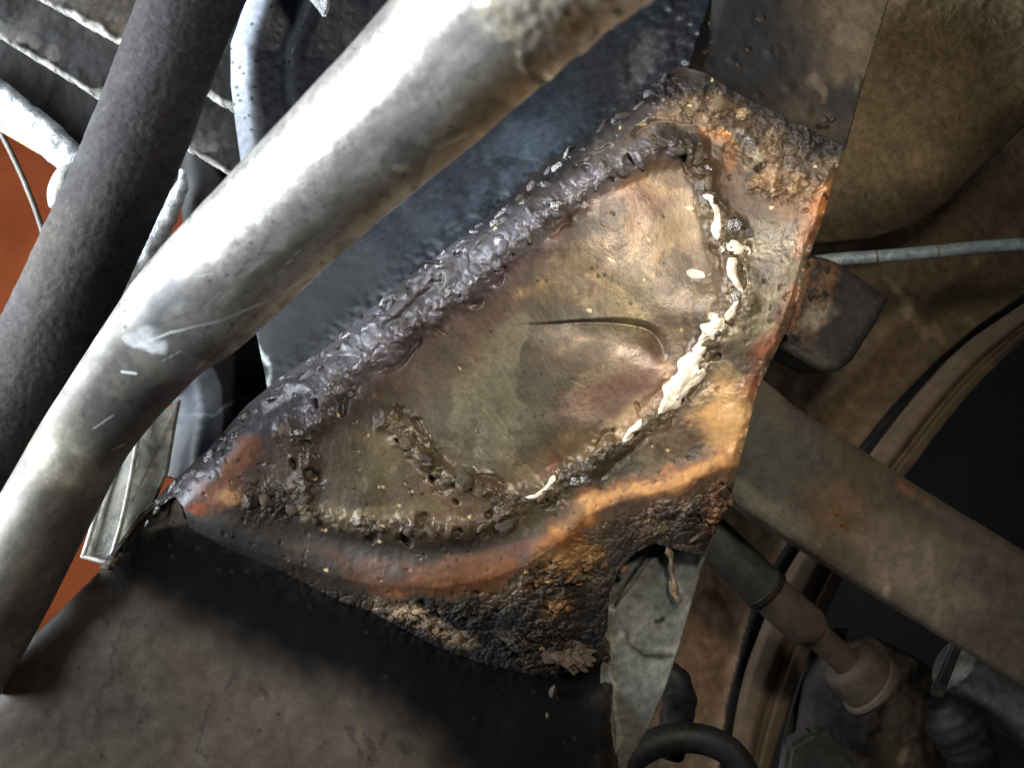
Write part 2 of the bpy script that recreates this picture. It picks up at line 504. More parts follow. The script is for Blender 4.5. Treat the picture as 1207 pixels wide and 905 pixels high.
def bracket_h(x, y, fine=True):
    """relief of the bracket face in pixels, towards the lens"""
    wx = x + 5 * fbm(x, y, 22, 3, 31); wy = y + 5 * fbm(x, y, 22, 3, 37)
    h = 10 * fbm(x, y, 160, 2, 41) + 0.9 * fbm(x, y, 40, 2, 43)
    dE, _ = dist_poly(x, y, EDGE)
    h -= np.clip(34 - dE, 0, 40) ** 2 / 34.0
    dA, _ = dist_poly(wx, wy, SEAM_A); dC, _ = dist_poly(wx, wy, SEAM_C); dD, _ = dist_poly(wx, wy, SEAM_D)
    q1 = 7 * fbm(x, y, 15, 3, 131); q2 = 7 * fbm(x, y, 15, 3, 137)
    f1, f2, v = worley(wx + q1, wy + q2, 15, 1)
    knob = np.clip(1 - f1 * 1.1, 0, 1) * np.clip(1.7 * v - 0.35, 0, 2) + 0.35 * fbm(x, y, 9, 4, 139)
    seamA = gauss(dA, 13); seamC = gauss(dC, 13); seamD = gauss(dD, 12)
    amp = 0.55 + 0.6 * fbm(x, y, 40, 2, 51)
    h += (seamA * 6.5 + seamC * 4.0 * amp + seamD * 5.0) + (seamA * 4.5 + seamC * 5 + seamD * 4) * knob
    f1b, f2b, vb = worley(wx + q2, wy + q1, 7.5, 2)
    h += (seamA * 1.6 + seamC * 1.6 + seamD * 1.2) * np.clip(1 - f1b, 0, 1)
    # undercut beside the beads
    h -= 6 * gauss(dA - 23, 4) * sstep(0.5, 0.75, vnoise(x / 25, y / 25, 5)) + 4.5 * gauss(dC - 15, 4) * sstep(0.5, 0.75, vnoise(x / 22, y / 22, 8))
    # crests along the rolled edge
    f1c, _, vc = worley(wx, wy, 15, 4)
    h += gauss(dE - 9, 8) * 6 * np.clip(1 - f1c * 1.2, 0, 1) * (vc > 0.35)
    # the inner patch sits a little lower and is dished
    sp = sdf(wx, wy, PATCH)
    h -= 4.5 * sstep(6, -24, sp)
    # pressed crescent with a sharp upper lip
    dl, t = dist_poly(x, y, LIPD)
    dent = inside(x, y, LIPD + [(760, 470), (680, 490), (590, 430)])
    depth = 22 * sstep(585, 762, x) ** 1.4 * sstep(436, 396, y)
    h -= np.where(dent, depth * np.exp(-dl / 22.0) * sstep(0, 1, dl / (3 + 7 * sstep(670, 760, x))), 0)
    # crusts
    cr = crust_mask(x, y)
    f1d, f2d, vd = worley(wx + 4 * fbm(x, y, 8, 2, 61), wy, 11, 6)
    h += cr * (3.2 * vd - 2.6 * (1 - sstep(0.03, 0.18, f2d - f1d)) + 3.5 * fbm(x, y, 10, 4, 63))
    # fold below the rusty band: the metal turns away into the weld with the beam
    dB, _ = dist_poly(x, y, BAND)
    yb = np.interp(x, [200, 330] + [p[0] for p in BAND] + [900], [612, 650] + [p[1] for p in BAND] + [530])
    h += 3.5 * gauss(y - yb, 16) - np.clip(y - yb - 8, 0, 200) * 0.42
    # the dark burnt trough over the band
    h -= 5 * gauss(y - yb + 32, 18) * sstep(300, 400, x) * sstep(700, 620, x)
    for px, py, r, d in PITS:
        h -= d * 1.0 * np.exp(-(np.hypot(wx - px, (wy - py) * 1.15) / r) ** 4)
    # big round spatter drops
    for px, py, r, a in ((822, 183, 12, 8), (868, 268, 13, 7), (798, 175, 10, 6), (845, 122, 11, 5), (875, 135, 9, 4), (690, 560, 22, 4), (545, 565, 12, 6),
                         (885, 360, 11, 3), (598, 612, 18, 4), (455, 500, 10, 5), (470, 520, 9, 4), (500, 545, 10, 5)):
        h += a * np.exp(-(np.hypot(wx - px, wy - py) / r) ** 4)
    h += 0.45 * fbm(x, y, 6, 3, 71) * (0.05 + np.clip(cr + seamA + seamC + seamD, 0, 1))
    out = sstep(-6, 10, sp)
    f1e, f2e, ve = worley(wx, wy, 9, 14)
    h += out * (0.4 * fbm(x, y, 11, 4, 201, 0.6) - 2.0 * (ve > 0.93) * np.clip(1 - f1e * 2.6, 0, 1))
    low = sstep(yb + 14, yb + 34, y) if False else sstep(14, 34, y - yb)
    f1f, f2f, vf = worley(wx + 3 * fbm(x, y, 7, 3, 203), wy, 12, 15)
    h += low * (2.2 * fbm(x, y, 13, 5, 205, 0.62) + 1.6 * vf * np.clip(1.1 - f1f, 0, 1) - 2.5 * (1 - sstep(0.02, 0.16, f2f - f1f)))
    # torn free edge
    dF, _ = dist_poly(x, y, FREE)
    h -= np.clip(9 - dF, 0, 9) * (0.5 + 0.5 * fbm(x, y, 12, 2, 81))
    return h

def plane_z(x, y):
    # the face leans a little: its right side is nearer
    return 0.012 * (x - 600) / 600 + 0.006 * (452 - y) / 450

def bracket_z(x, y): return plane_z(x, y) + S * bracket_h(x, y)

def crust_mask(x, y):
    wx = x + 5 * fbm(x, y, 22, 3, 31); wy = y + 5 * fbm(x, y, 22, 3, 37)
    cr = np.zeros_like(x)
    for cx, cy, rx, ry in CRUST:
        cr = np.maximum(cr, 1 - sstep(0.5, 1.15, np.hypot((wx - cx) / rx, (wy - cy) / ry)))
    return cr

def bracket_paint(x, y):
    p = Paint(x, y, (104, 86, 66), 0.45, 0.1, 9, 1)
    # broad tones
    p.blob(430, 430, 190, 60, -38, (76, 60, 46), 0.9)
    p.line([(420, 470), (520, 400), (620, 320), (690, 262)], 26, (80, 62, 48), 0.85)
    p.poly([(530, 468), (585, 388), (640, 342), (665, 305), (712, 286), (728, 302), (742, 318), (760, 330), (770, 370), (700, 460), (640, 560), (560, 560)], (112, 101, 80), 0.95, 3, rough=0.42, metal=0.2)
    p.blob(685, 322, 55, 30, -25, (166, 140, 102), 0.8, 0.5, rough=0.4)
    p.blob(630, 340, 30, 9, -20, (172, 138, 92), 0.7)
    p.blob(735, 300, 32, 70, 10, (128, 100, 75), 0.6)
    p.blob(745, 350, 30, 40, 5, (140, 122, 76), 0.6)
    p.blob(797, 285, 26, 55, 12, (152, 127, 94), 0.75)
    p.blob(760, 215, 60, 24, -20, (126, 92, 68), 0.8)
    p.blob(775, 210, 30, 18, 10, (146, 118, 82), 0.8)
    p.blob(690, 240, 60, 12, -38, (150, 122, 96), 0.7)
    p.blob(600, 470, 80, 60, -20, (112, 106, 84), 0.6)
    p.blob(540, 510, 40, 55, -20, (92, 88, 72), 0.6)
    p.blob(715, 462, 70, 20, -24, (118, 88, 73), 0.8)
    p.blob(690, 420, 60, 22, 5, (128, 104, 80), 0.6)
    p.line([(640, 388), (700, 402), (730, 418)], 3, (165, 135, 105), 0.6)
    p.line([(690, 525), (730, 498), (772, 462), (790, 430)], 10, (178, 146, 112), 0.75)
    p.blob(770, 440, 14, 30, 20, (120, 84, 80), 0.5)
    p.blob(690, 520, 55, 16, -18, (162, 134, 96), 0.85)
    p.blob(640, 545, 40, 20, -15, (140, 122, 90), 0.6)
    p.blob(655, 545, 22, 8, -40, (135, 70, 56), 0.55)
    # right hand strip
    p.poly([(850, 260), (900, 250), (960, 270), (945, 340), (920, 400), (880, 450), (800, 500), (830, 430), (870, 350)], (124, 112, 89), 0.92, 14, rough=0.45, metal=0.15)
    p.blob(905, 320, 26, 36, 20, (94, 84, 76), 0.6)
    p.blob(895, 385, 18, 30, 30, (148, 137, 106), 0.7)
    p.blob(875, 205, 40, 34, 20, (134, 100, 70), 0.8)
    p.blob(890, 280, 24, 18, 20, (128, 118, 92), 0.8)
    p.line([(975, 228), (962, 258), (948, 282)], 13, (176, 112, 60), 0.9)
    p.blob(935, 245, 32, 14, 25, (170, 118, 72), 0.7)
    p.blob(925, 216, 44, 16, 8, (158, 126, 90), 0.85)
    p.blob(930, 160, 64, 34, 20, (58, 46, 35), 0.92, rough=0.7, metal=0)
    p.blob(900, 182, 26, 14, -20, (124, 98, 70), 0.5)
    p.blob(860, 125, 50, 26, 25, (80, 62, 46), 0.9, rough=0.7)
    p.blob(847, 122, 12, 12, 0, (150, 122, 90), 0.8)
    p.blob(875, 136, 10, 9, 0, (150, 124, 94), 0.8)
    p.blob(800, 125, 40, 22, -30, (106, 86, 62), 0.8)
    p.line([(725, 150), (770, 112), (790, 100)], 9, (158, 112, 76), 0.8)
    p.line([(835, 160), (858, 172), (866, 190)], 8, (196, 130, 66), 0.8)
    p.line([(868, 165), (885, 178), (890, 190)], 8, (156, 144, 112), 0.8)
    p.blob(875, 168, 13, 7, 30, (98, 100, 108), 0.8, metal=0.25)
    p.line([(940, 340), (915, 400), (898, 440)], 7, (128, 80, 54), 0.7)
    p.blob(900, 412, 12, 20, 30, (140, 72, 50), 0.7)
    p.blob(890, 448, 10, 14, 30, (164, 88, 56), 0.6)
    p.blob(852, 500, 36, 50, 28, (204, 154, 94), 0.95, rough=0.6, metal=0.0)
    p.blob(866, 480, 18, 12, 20, (224, 178, 120), 0.8)
    p.blob(805, 525, 34, 30, -40, (92, 74, 56), 0.95, rough=0.45)
    p.blob(770, 545, 30, 22, -30, (112, 96, 74), 0.8)
    p.blob(700, 560, 60, 22, -25, (112, 106, 86), 0.95, rough=0.35, metal=0.25)
    p.line([(770, 580), (790, 550)], 6, (170, 110, 76), 0.6)
    # below the patch
    p.poly([(330, 632), (600, 632), (700, 575), (720, 585), (660, 640), (560, 662), (420, 662)], (50, 42, 34), 0.95, 10, rough=0.6, metal=0.0)
    p.blob(640, 608, 34, 12, -15, (130, 122, 96), 0.8)
    bn = 0.72 + 0.35 * fbm(x, y, 20, 4, 141)
    p.line(BAND, 16, (158, 98, 52), bn, 0.6, rough=0.85, metal=0)
    p.line(BAND[:5], 19, (84, 52, 33), 0.95)
    p.line([(x0, y0 + 3) for x0, y0 in BAND[:5]], 9, (112, 68, 39), 0.8 * sstep(-0.25, 0.25, fbm(x, y, 26, 4, 191)))
    p.line([(x0, y0 + 7) for x0, y0 in BAND[:5]], 5, (134, 90, 55), 0.7 * sstep(0.0, 0.3, fbm(x, y, 16, 4, 193)))
    p.line(BAND[5:], 9, (204, 152, 94), 0.85, rough=0.8)
    p.blob(670, 640, 36, 18, -40, (158, 100, 50), 0.75)
    p.line([(700, 625), (730, 605), (790, 590)], 10, (98, 80, 66), 0.85)
    p.line([(720, 640), (760, 615), (810, 598)], 16, (92, 76, 64), 0.9)
    p.blob(670, 668, 42, 18, -15, (176, 132, 80), 0.85, rough=0.85)
    p.blob(655, 690, 36, 10, -12, (180, 126, 68), 0.8)
    p.blob(660, 712, 20, 8, -20, (188, 140, 84), 0.8)
    p.blob(845, 605, 12, 26, 25, (168, 108, 68), 0.8)
    p.blob(815, 612, 26, 14, 0, (80, 66, 56), 0.8)
    # lower left
    p.blob(310, 605, 85, 40, 12, (26, 21, 18), 0.95, rough=0.65)
    p.blob(410, 570, 60, 44, 10, (72, 64, 48), 0.9)
    p.blob(450, 545, 30, 26, 10, (104, 94, 68), 0.7)
    p.blob(440, 520, 26, 16, 30, (120, 104, 74), 0.6)
    p.line([(360, 600), (420, 606), (480, 600), (520, 598)], 9, (122, 108, 78), 0.6)
    p.line([(385, 630), (450, 636), (560, 640)], 9, (34, 29, 25), 0.85)
    p.blob(370, 520, 50, 26, -45, (74, 58, 50), 0.8)
    p.blob(360, 555, 26, 40, 0, (52, 42, 36), 0.7)
    # rolled edge: blued steel
    p.line([(200, 590), (300, 500), (420, 405), (520, 325), (600, 262)], 34, (88, 87, 94), 0.92, 0.45, rough=0.36, metal=0.15)
    p.line([(600, 262), (700, 170), (780, 100)], 22, (70, 66, 66), 0.9, 0.5, rough=0.4, metal=0.15)
    p.line(SEAM_A, 16, (104, 102, 107), 0.8, 0.55, rough=0.4, metal=0.2)
    p.line([(400, 470), (520, 385), (620, 300), (720, 225)], 6, (104, 84, 92), 0.5)
    p.line([(365, 500), (430, 440), (500, 390)], 12, (112, 104, 112), 0.6)
    p.blob(330, 530, 60, 14, -42, (82, 66, 62), 0.7)
    p.line([(268, 560), (292, 532), (298, 522)], 12, (128, 82, 54), 0.85, metal=0, rough=0.7)
    p.blob(255, 585, 30, 20, -15, (126, 82, 55), 0.85, metal=0, rough=0.7)
    p.blob(270, 588, 18, 9, 0, (176, 132, 90), 0.8)
    p.blob(228, 602, 12, 8, 0, (150, 72, 36), 0.8)
    # seams
    p.line(SEAM_C[:10], 11, (118, 104, 76), 0.6, rough=0.38, metal=0.25)
    p.line(SEAM_C[10:], 10, (96, 84, 62), 0.75, rough=0.4, metal=0.2)
    p.line(SEAM_D, 10, (74, 62, 48), 0.75)
    p.line([(770, 172), (800, 160), (815, 170)], 10, (58, 48, 38), 0.7)
    # soot running into the beam and the panel above
    p.poly([(200, 640), (330, 655), (420, 694), (500, 708), (590, 712), (640, 722), (690, 722), (710, 690), (740, 700), (740, 830), (400, 830)], (17, 15, 14), 0.96, 9, rough=0.8)
    p.line([(440, 708), (480, 722), (520, 742), (555, 752)], 10, (150, 126, 96), 0.75, rough=0.8)
    p.blob(660, 765, 34, 20, 10, (120, 96, 74), 0.9, rough=0.8)
    p.blob(660, 716, 16, 7, -20, (196, 150, 92), 0.8)
    p.line([(720, 670), (760, 640), (800, 625), (835, 640)], 12, (40, 34, 30), 0.8)
    p.blob(765, 630, 20, 7, -10, (150, 118, 84), 0.7)
    p.line([(840, 92), (900, 118), (960, 150), (1000, 170)], 15, (32, 26, 22), 0.92)
    p.line([(760, 110), (800, 86), (830, 92)], 12, (34, 30, 28), 0.8)
    p.line([(880, 210), (890, 195), (905, 185)], 2.2, (30, 24, 20), 0.8)
    yb = np.interp(p.x, [200, 330] + [q[0] for q in BAND] + [900], [612, 650] + [q[1] for q in BAND] + [530])
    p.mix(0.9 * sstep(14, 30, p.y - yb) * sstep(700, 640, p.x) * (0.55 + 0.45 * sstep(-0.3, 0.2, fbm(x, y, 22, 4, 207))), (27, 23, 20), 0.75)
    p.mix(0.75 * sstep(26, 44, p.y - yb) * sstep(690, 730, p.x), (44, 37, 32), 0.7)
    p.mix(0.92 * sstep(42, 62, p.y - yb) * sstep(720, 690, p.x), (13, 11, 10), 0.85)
    p.blob(672, 664, 38, 15, -15, (168, 124, 74), 0.75, rough=0.85); p.blob(660, 714, 18, 7, -20, (168, 126, 78), 0.75)
    p.line([(440, 708), (480, 722), (520, 742), (555, 752)], 8, (132, 112, 86), 0.7, rough=0.8)
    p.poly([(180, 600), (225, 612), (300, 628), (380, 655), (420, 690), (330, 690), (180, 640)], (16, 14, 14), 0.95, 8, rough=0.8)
    p.line([(560, 262), (640, 192), (700, 146), (770, 92)], 24, (34, 33, 36), 0.88, 0.5, rough=0.3)
    p.line([(770, 100), (830, 96), (900, 122), (960, 152), (1000, 172)], 15, (30, 25, 22), 0.85, 0.6, rough=0.7)
    # sharp edged heat stains and scale
    rough_zone = crust_mask(x, y)
    st = fbm(p.x, p.y, 70, 5, 151, 0.55)
    p.mix(0.42 * sstep(0.14, 0.2, st), (58, 47, 38), 0.42)
    p.mix(0.3 * sstep(0.3, 0.36, st), (44, 36, 30), 0.5)
    st = fbm(x, y, 17, 5, 157, 0.65)
    p.mix(0.5 * rough_zone * sstep(0.2, 0.3, st), (38, 31, 25), 0.6)
    lum0 = p.c @ np.array([0.3, 0.59, 0.11])
    p.mix(0.28 * rough_zone * sstep(0.3, 0.4, -st) * sstep(0.015, 0.05, lum0), (168, 142, 106), 0.7)
    u = x * 0.94 + y * 0.34; w = -x * 0.34 + y * 0.94
    sm = fbm(u / 3.0, w, 13, 5, 163, 0.6)
    p.c *= np.exp(0.16 * sm)[:, None]
    p.c *= 0.95
    lum = (p.c @ np.array([0.3, 0.59, 0.11]))[:, None]
    p.c = lum + 0.97 * (p.c - lum)
    gl = (1 - rough_zone) * sstep(0.02, 0.09, p.c @ np.array([0.3, 0.59, 0.11]))
    p.m = np.maximum(p.m, 0.19 * gl * (p.m > 0.01)); p.r = np.where(p.m > 0.01, p.r * (1 - 0.14 * gl), p.r)
    p.r = np.clip(p.r + 0.10 * fbm(x, y, 60, 4, 221), 0.2, 1)
    # fine mottling, pits, flakes
    p.mottle(60, 0.16, 91)
    n14 = fbm(x, y, 14, 4, 93, 0.6); n5 = fbm(x, y, 4.5, 2, 95)
    p.c *= np.exp((0.07 + 0.3 * rough_zone) * n14 + (0.05 + 0.2 * rough_zone) * n5)[:, None]
    f1, f2, v = worley(x, y, 8, 9)
    dots = (v > 0.975) & (f1 < 0.1 + 0.25 * vnoise(x / 30, y / 30, 4))
    p.mix(np.where(dots, 0.75, 0), (30, 24, 20))
    f1, f2, v = worley(x + 3 * fbm(x, y, 6, 2, 3), y, 11, 12)
    p.mix(np.where((v > 0.985) & (f1 < 0.2), 0.7, 0), (216, 186, 140))
    # long faint brush marks on the clean steel
    u = (x * 0.55 + y * 0.83); w = (x * 0.83 - y * 0.55)
    br = fbm(u / 14, w * 1.2, 2.2, 3, 15)
    inp = sstep(5, -30, sdf(x, y, PATCH))
    p.c *= (1 + 0.12 * br * inp)[:, None]
    vs = fbm(x * 1.0, y / 16.0, 2.4, 3, 211)
    tanz = inp * (1 - sstep(60, 120, np.hypot(x - 700, (y - 320) * 1.2)))
    p.c *= (1 + 0.16 * vs * tanz)[:, None]
    r2 = random.Random(5)
    for _ in range(16):
        x0 = r2.uniform(430, 840); y0 = r2.uniform(230, 540); a0 = r2.choice([0.5, -0.6, 0.35, 1.4, -0.2]) + r2.uniform(-0.25, 0.25); l0 = r2.uniform(5, 20)
        near = (np.abs(x - x0) < 60) & (np.abs(y - y0) < 60)
        d = np.full(x.shape, 99.0)
        d[near] = dist_poly(x[near], y[near], [(x0, y0), (x0 + l0 * math.cos(a0), y0 + l0 * math.sin(a0))])[0]
        p.mix(0.4 * inp * (1 - sstep(0.3, 1.1, d)), r2.choice([(196, 172, 136), (60, 46, 36), (150, 126, 96), (178, 156, 122)]), 0.35)
    return p

# ------------------------------------------------------------------ setting: floor beyond the car and the dark underbody
M_floor = grime('terracotta_paint', (112, 54, 30), (134, 68, 38), 0.9, 0, 8, 0.1, spec=0.05)
fl = prism('floor', [(-700, -300, -0.95), (420, -300, -0.95), (420, 1100, -0.95), (-700, 1100, -0.95)], 0.02, M_floor, None, 0)
tag(fl, 'terracotta orange floor seen far behind the tubes', 'floor', kind='structure')
M_dark = grime('shadow_black', (6, 6, 7), (12, 11, 11), 0.9, 0, 12, 0.4)  # near-black colour stands in for the unlit void behind the parts
ub = prism('underbody', [(380, -500, -0.72), (1900, -500, -0.72), (1900, 1400, -0.72), (380, 1400, -0.72)], 0.02, M_dark, None, 0)
tag(ub, 'black underside of the car with its deep shadow painted in', 'underbody', kind='structure')

# ------------------------------------------------------------------ bracket with its patch, beads and crust
LIPD = [tuple(q) for q in catmull(LIP, 60)[:, :2]]
bracket = empty('bracket', P(600, 450, -0.02))
tag(bracket, 'rusty burnt steel bracket with a rough welded repair patch, centre of view', 'bracket')
plate = sheet('bracket_plate', BRACKET, 1.15, bracket_z, bracket_paint, M_plate, bracket, 0.005,
              split=[('repair_patch', PATCH), ('lower_patch', [(366, 545), (455, 498), (500, 545), (545, 575), (592, 606), (520, 620), (372, 606)])])

def surf(px, py):
    x = np.array([float(px)]); y = np.array([float(py)])
    return float(bracket_z(x, y)[0])

def lump_mesh(name, seed, sub=3, rough=0.25):
    bm = bmesh.new()
    bmesh.ops.create_icosphere(bm, subdivisions=sub, radius=1.0)
    r = random.Random(seed)
    from mathutils import noise as mn
    off = Vector((r.uniform(-50, 50), r.uniform(-50, 50), r.uniform(-50, 50)))
    for v in bm.verts:
        n = v.co.normalized()
        v.co = n * (1 + rough * mn.noise(n * 1.3 + off) + rough * 0.55 * mn.noise(n * 3.1 + off) + rough * 0.35 * mn.noise(n * 6.3 + off))
    me = bpy.data.meshes.new(name); bm.to_mesh(me); bm.free()
    for p in me.polygons: p.use_smooth = True
    return me

def copies(me, mats):
    out = []
    for m in mats:
        c = me.copy(); c.materials.clear(); c.materials.append(m); out.append(c)
    return out

def weld_mat(name, rough, metal, amt=0.35):
    """weld metal and scale: each piece's own tone broken up by noise"""
    m, nt, b = new_mat(name)
    oi = nt.nodes.new('ShaderNodeObjectInfo'); v = nt.nodes.new('ShaderNodeTexCoord').outputs['Object']
    g = nt.nodes.new('ShaderNodeNewGeometry').outputs['Position']
    n1 = noise(nt, 420, 6, 0.65, g, 0.5); n2 = noise(nt, 1500, 4, 0.6, g)
    c = mulmix(nt, oi.outputs['Color'], ramp(nt, n1.outputs[0], [(0.3, 1 - amt), (0.7, 1 + amt)]))
    c = mulmix(nt, c, ramp(nt, n2.outputs[0], [(0.3, 0.8), (0.7, 1.2)]))
    nt.links.new(c, b.inputs['Base Color'])
    nt.links.new(ramp(nt, n1.outputs[0], [(0.3, rough - 0.1), (0.7, rough + 0.15)]), b.inputs['Roughness'])
    b.inputs['Metallic'].default_value = metal
    x = add_bump(nt, b, n1.outputs[0], 0.6, 0.002)
    add_bump(nt, b, n2.outputs[0], 0.5, 0.0005, x)
    return m
M_blue = weld_mat('blued_weld', 0.34, 0.35)
M_brown = weld_mat('brown_weld', 0.36, 0.25)
M_burnt = weld_mat('burnt_weld', 0.5, 0.2)
M_steel = weld_mat('bare_weld', 0.2, 0.9)
M_white = grime('painted_glare', (222, 208, 178), (250, 244, 228), 0.4, 0.0, 240, 0.5, speck=(170, 146, 104))  # near-white colour for the painted glare along the seam
M_rust = weld_mat('flaking_rust', 0.82, 0.0)
M_rustbar = grime('rust_bar', (66, 48, 36), (120, 84, 58), 0.85, 0, 200, 0.7)
M_crust = weld_mat('scale_crust', 0.8, 0.0)
M_drip = grime('drip_metal', (86, 74, 60), (140, 120, 94), 0.7, 0.1, 220, 0.7)
lumps = [lump_mesh('lump', i, 3, 0.24 if i < 5 else 0.42) for i in range(8)]
LM = {k: [copies(l, [m])[0] for l in lumps] for k, m in dict(blue=M_blue, brown=M_brown, burnt=M_burnt, steel=M_steel, rust=M_rust, crust=M_crust).items()}
rnd = random.Random(11)
TONE = dict(blue=((128, 126, 134), 0.4), brown=((112, 94, 70), 0.3), burnt=((56, 47, 39), 0.6), steel=((176, 176, 178), 0.6), rust=((160, 110, 64), 0.4), crust=((112, 95, 73), 0.35))
TONED = []

def lump(name, px, py, rx, ry, rz, ang, kind, parent, zz=None, sink=0.7, tint=True):
    z = surf(px, py) if zz is None else zz
    o = bpy.data.objects.new(name, rnd.choice(LM[kind][:5] if name.startswith('weld') else LM[kind]))
    col.objects.link(o)
    o.parent = parent
    o.matrix_parent_inverse = Matrix.Translation(-parent.location)
    k = S * (D - z) / D
    o.location = P(px, py, z - sink * rz * S + rz * S * 0.1)
    o.scale = (rx * k, ry * k, rz * S)
    o.rotation_euler = (0, 0, math.radians(-ang))
    t, f = TONE[kind]
    o.color = (*lin(t), 1)
    TONED.append((o, px, py, f, tint))
    return o

def along(pts, step, fn, jitter=0):
    acc = 0.0
    for i in range(len(pts) - 1):
        ax, ay = pts[i]; bx, by = pts[i + 1]
        L = math.hypot(bx - ax, by - ay); a = math.degrees(math.atan2(by - ay, bx - ax))
        while acc < L:
            t = acc / L
            fn(ax + (bx - ax) * t + rnd.uniform(-jitter, jitter), ay + (by - ay) * t + rnd.uniform(-jitter, jitter), a)
            acc += step * rnd.uniform(0.75, 1.3)
        acc -= L

# the long bead beside the rolled edge
along(SEAM_A[1:-1], 12, lambda x, y, a: lump('weld_bead', x, y, rnd.uniform(6, 13), rnd.uniform(4, 7), rnd.uniform(3.5, 6), a + rnd.uniform(20, 160), rnd.choice(['blue', 'blue', 'blue', 'blue', 'burnt', 'brown']), bracket, None, 0.85), 8)
along(EDGE[2:-1], 15, lambda x, y, a: (rnd.random() < 0.8) and lump('weld_bead', x + 7, y + 8, rnd.uniform(4, 15), rnd.uniform(2.5, 6), rnd.uniform(2.5, 5), a + rnd.uniform(-40, 40), rnd.choice(['blue', 'blue', 'steel', 'burnt']), bracket), 6)
for i in range(46):
    k = rnd.uniform(1.2, 11.5); a = EDGE[int(k)]; b = EDGE[int(k) + 1]; f = k - int(k)
    r = rnd.uniform(2.2, 4.6); o1 = abs(rnd.gauss(5, 5)) + 2
    lump('weld_spatter', a[0] + (b[0] - a[0]) * f + o1 * 0.62, a[1] + (b[1] - a[1]) * f + o1 * 0.78, r * rnd.uniform(1, 2.2), r * 0.7, r * 0.6, -42 + rnd.uniform(-40, 40), rnd.choice(['steel', 'blue', 'steel']), bracket, None, 0.4)
# the right-hand and lower seams
along(SEAM_C[:10], 17, lambda x, y, a: lump('weld_bead', x + 6, y, rnd.uniform(6, 10), rnd.uniform(4.5, 7), rnd.uniform(3, 5), a + rnd.uniform(-60, 60), rnd.choice(['brown', 'brown', 'steel', 'burnt']), bracket), 5)
along(SEAM_C[12:], 18, lambda x, y, a: lump('weld_bead', x, y, rnd.uniform(6, 11), rnd.uniform(4, 7), rnd.uniform(3.5, 5.5), a + rnd.uniform(-50, 50), rnd.choice(['brown', 'crust', 'burnt', 'brown']), bracket), 6)
along(SEAM_D, 30, lambda x, y, a: lump('weld_bead', x, y, rnd.uniform(5, 11), rnd.uniform(4, 7), rnd.uniform(3.5, 6), a + rnd.uniform(-60, 60), rnd.choice(['burnt', 'burnt', 'brown', 'crust']), bracket), 6)
# single drops of weld spatter that can be picked out
for x, y, r, k in ((823, 184, 12, 'brown'), (800, 176, 10, 'brown'), (866, 266, 12, 'steel'), (880, 275, 9, 'blue'), (709, 206, 9, 'blue'), (655, 242, 8, 'steel'),
                   (592, 286, 10, 'steel'), (561, 302, 9, 'blue'), (545, 340, 9, 'blue'), (290, 492, 6, 'steel'), (352, 510, 6, 'steel'), (425, 468, 6, 'brown'),
                   (382, 470, 7, 'blue'), (412, 462, 7, 'blue'), (690, 562, 12, 'steel'), (676, 566, 9, 'steel'), (884, 358, 7, 'brown'), (848, 122, 10, 'crust'),
                   (876, 135, 9, 'crust'), (722, 252, 5, 'crust'), (442, 468, 4, 'rust'), (462, 500, 11, 'brown'), (478, 522, 9, 'crust'), (548, 566, 12, 'burnt'),
                   (570, 560, 6, 'crust'), (598, 614, 15, 'burnt'), (330, 575, 8, 'burnt'), (312, 590, 8, 'crust'), (345, 600, 9, 'crust'), (770, 168, 9, 'brown')):
    lump('weld_spatter', x, y, r, r * rnd.uniform(0.7, 0.95), r * 0.42, rnd.uniform(0, 180), k, bracket)
# rust flakes and crust along the fold
for i in range(26):
    t = rnd.random()
    x = rnd.gauss(672, 24); y = 672 + (672 - x) * 0.25 + rnd.gauss(0, 11)
    lump('rust_flake', x, y, rnd.uniform(4, 9), rnd.uniform(2.5, 5), rnd.uniform(1.5, 2.5), rnd.uniform(-40, 10), rnd.choice(['rust', 'rust', 'crust']), bracket)
for i in range(9):
    lump('rust_flake', rnd.gauss(660, 12), rnd.gauss(714, 5), rnd.uniform(3, 7), rnd.uniform(2.5, 4), 3, rnd.uniform(0, 180), 'rust', bracket)
for i in range(10):
    y = rnd.uniform(585, 640)
    lump('rust_flake', 852 - (y - 585) * 0.42 + rnd.gauss(0, 5), y, rnd.uniform(3, 7), rnd.uniform(2.5, 5), 3, rnd.uniform(0, 180), rnd.choice(['rust', 'rust', 'burnt']), bracket)
for i in range(20):
    t = rnd.random()
    lump('scale_flake', 435 + 130 * t + rnd.gauss(0, 5), 704 + 52 * t + rnd.gauss(0, 6), rnd.uniform(4, 10), rnd.uniform(2.5, 5), 3, rnd.uniform(-10, 60), rnd.choice(['crust', 'crust', 'burnt']), bracket)
for i in range(14):
    lump('scale_flake', rnd.gauss(920, 36), rnd.gauss(178, 20), rnd.uniform(4, 10), rnd.uniform(3, 7), 3.2, rnd.uniform(0, 180), rnd.choice(['crust', 'brown', 'burnt']), bracket)
for i in range(8):
    lump('scale_flake', rnd.uniform(725, 820), 632 - abs(rnd.gauss(0, 9)) + rnd.uniform(-4, 8), rnd.uniform(4, 9), rnd.uniform(3, 6), 3, rnd.uniform(0, 180), rnd.choice(['burnt', 'crust', 'burnt']), bracket)
LM['chunk'] = copies(lump_mesh('chunk', 91, 5, 0.75), [M_crust]) * 8
LM['slab'] = copies(lump_mesh('slab', 97, 5, 0.8), [M_burnt]) * 8
TONE['chunk'] = ((84, 68, 53), 0.7); TONE['slab'] = ((60, 52, 44), 0.6)
lump('scale_chunk', 664, 768, 27, 19, 9, 30, 'chunk', bracket, None, 0.3)
lump('scale_chunk', 604, 752, 22, 9, 8, 32, 'slab', bracket, None, 0.3)

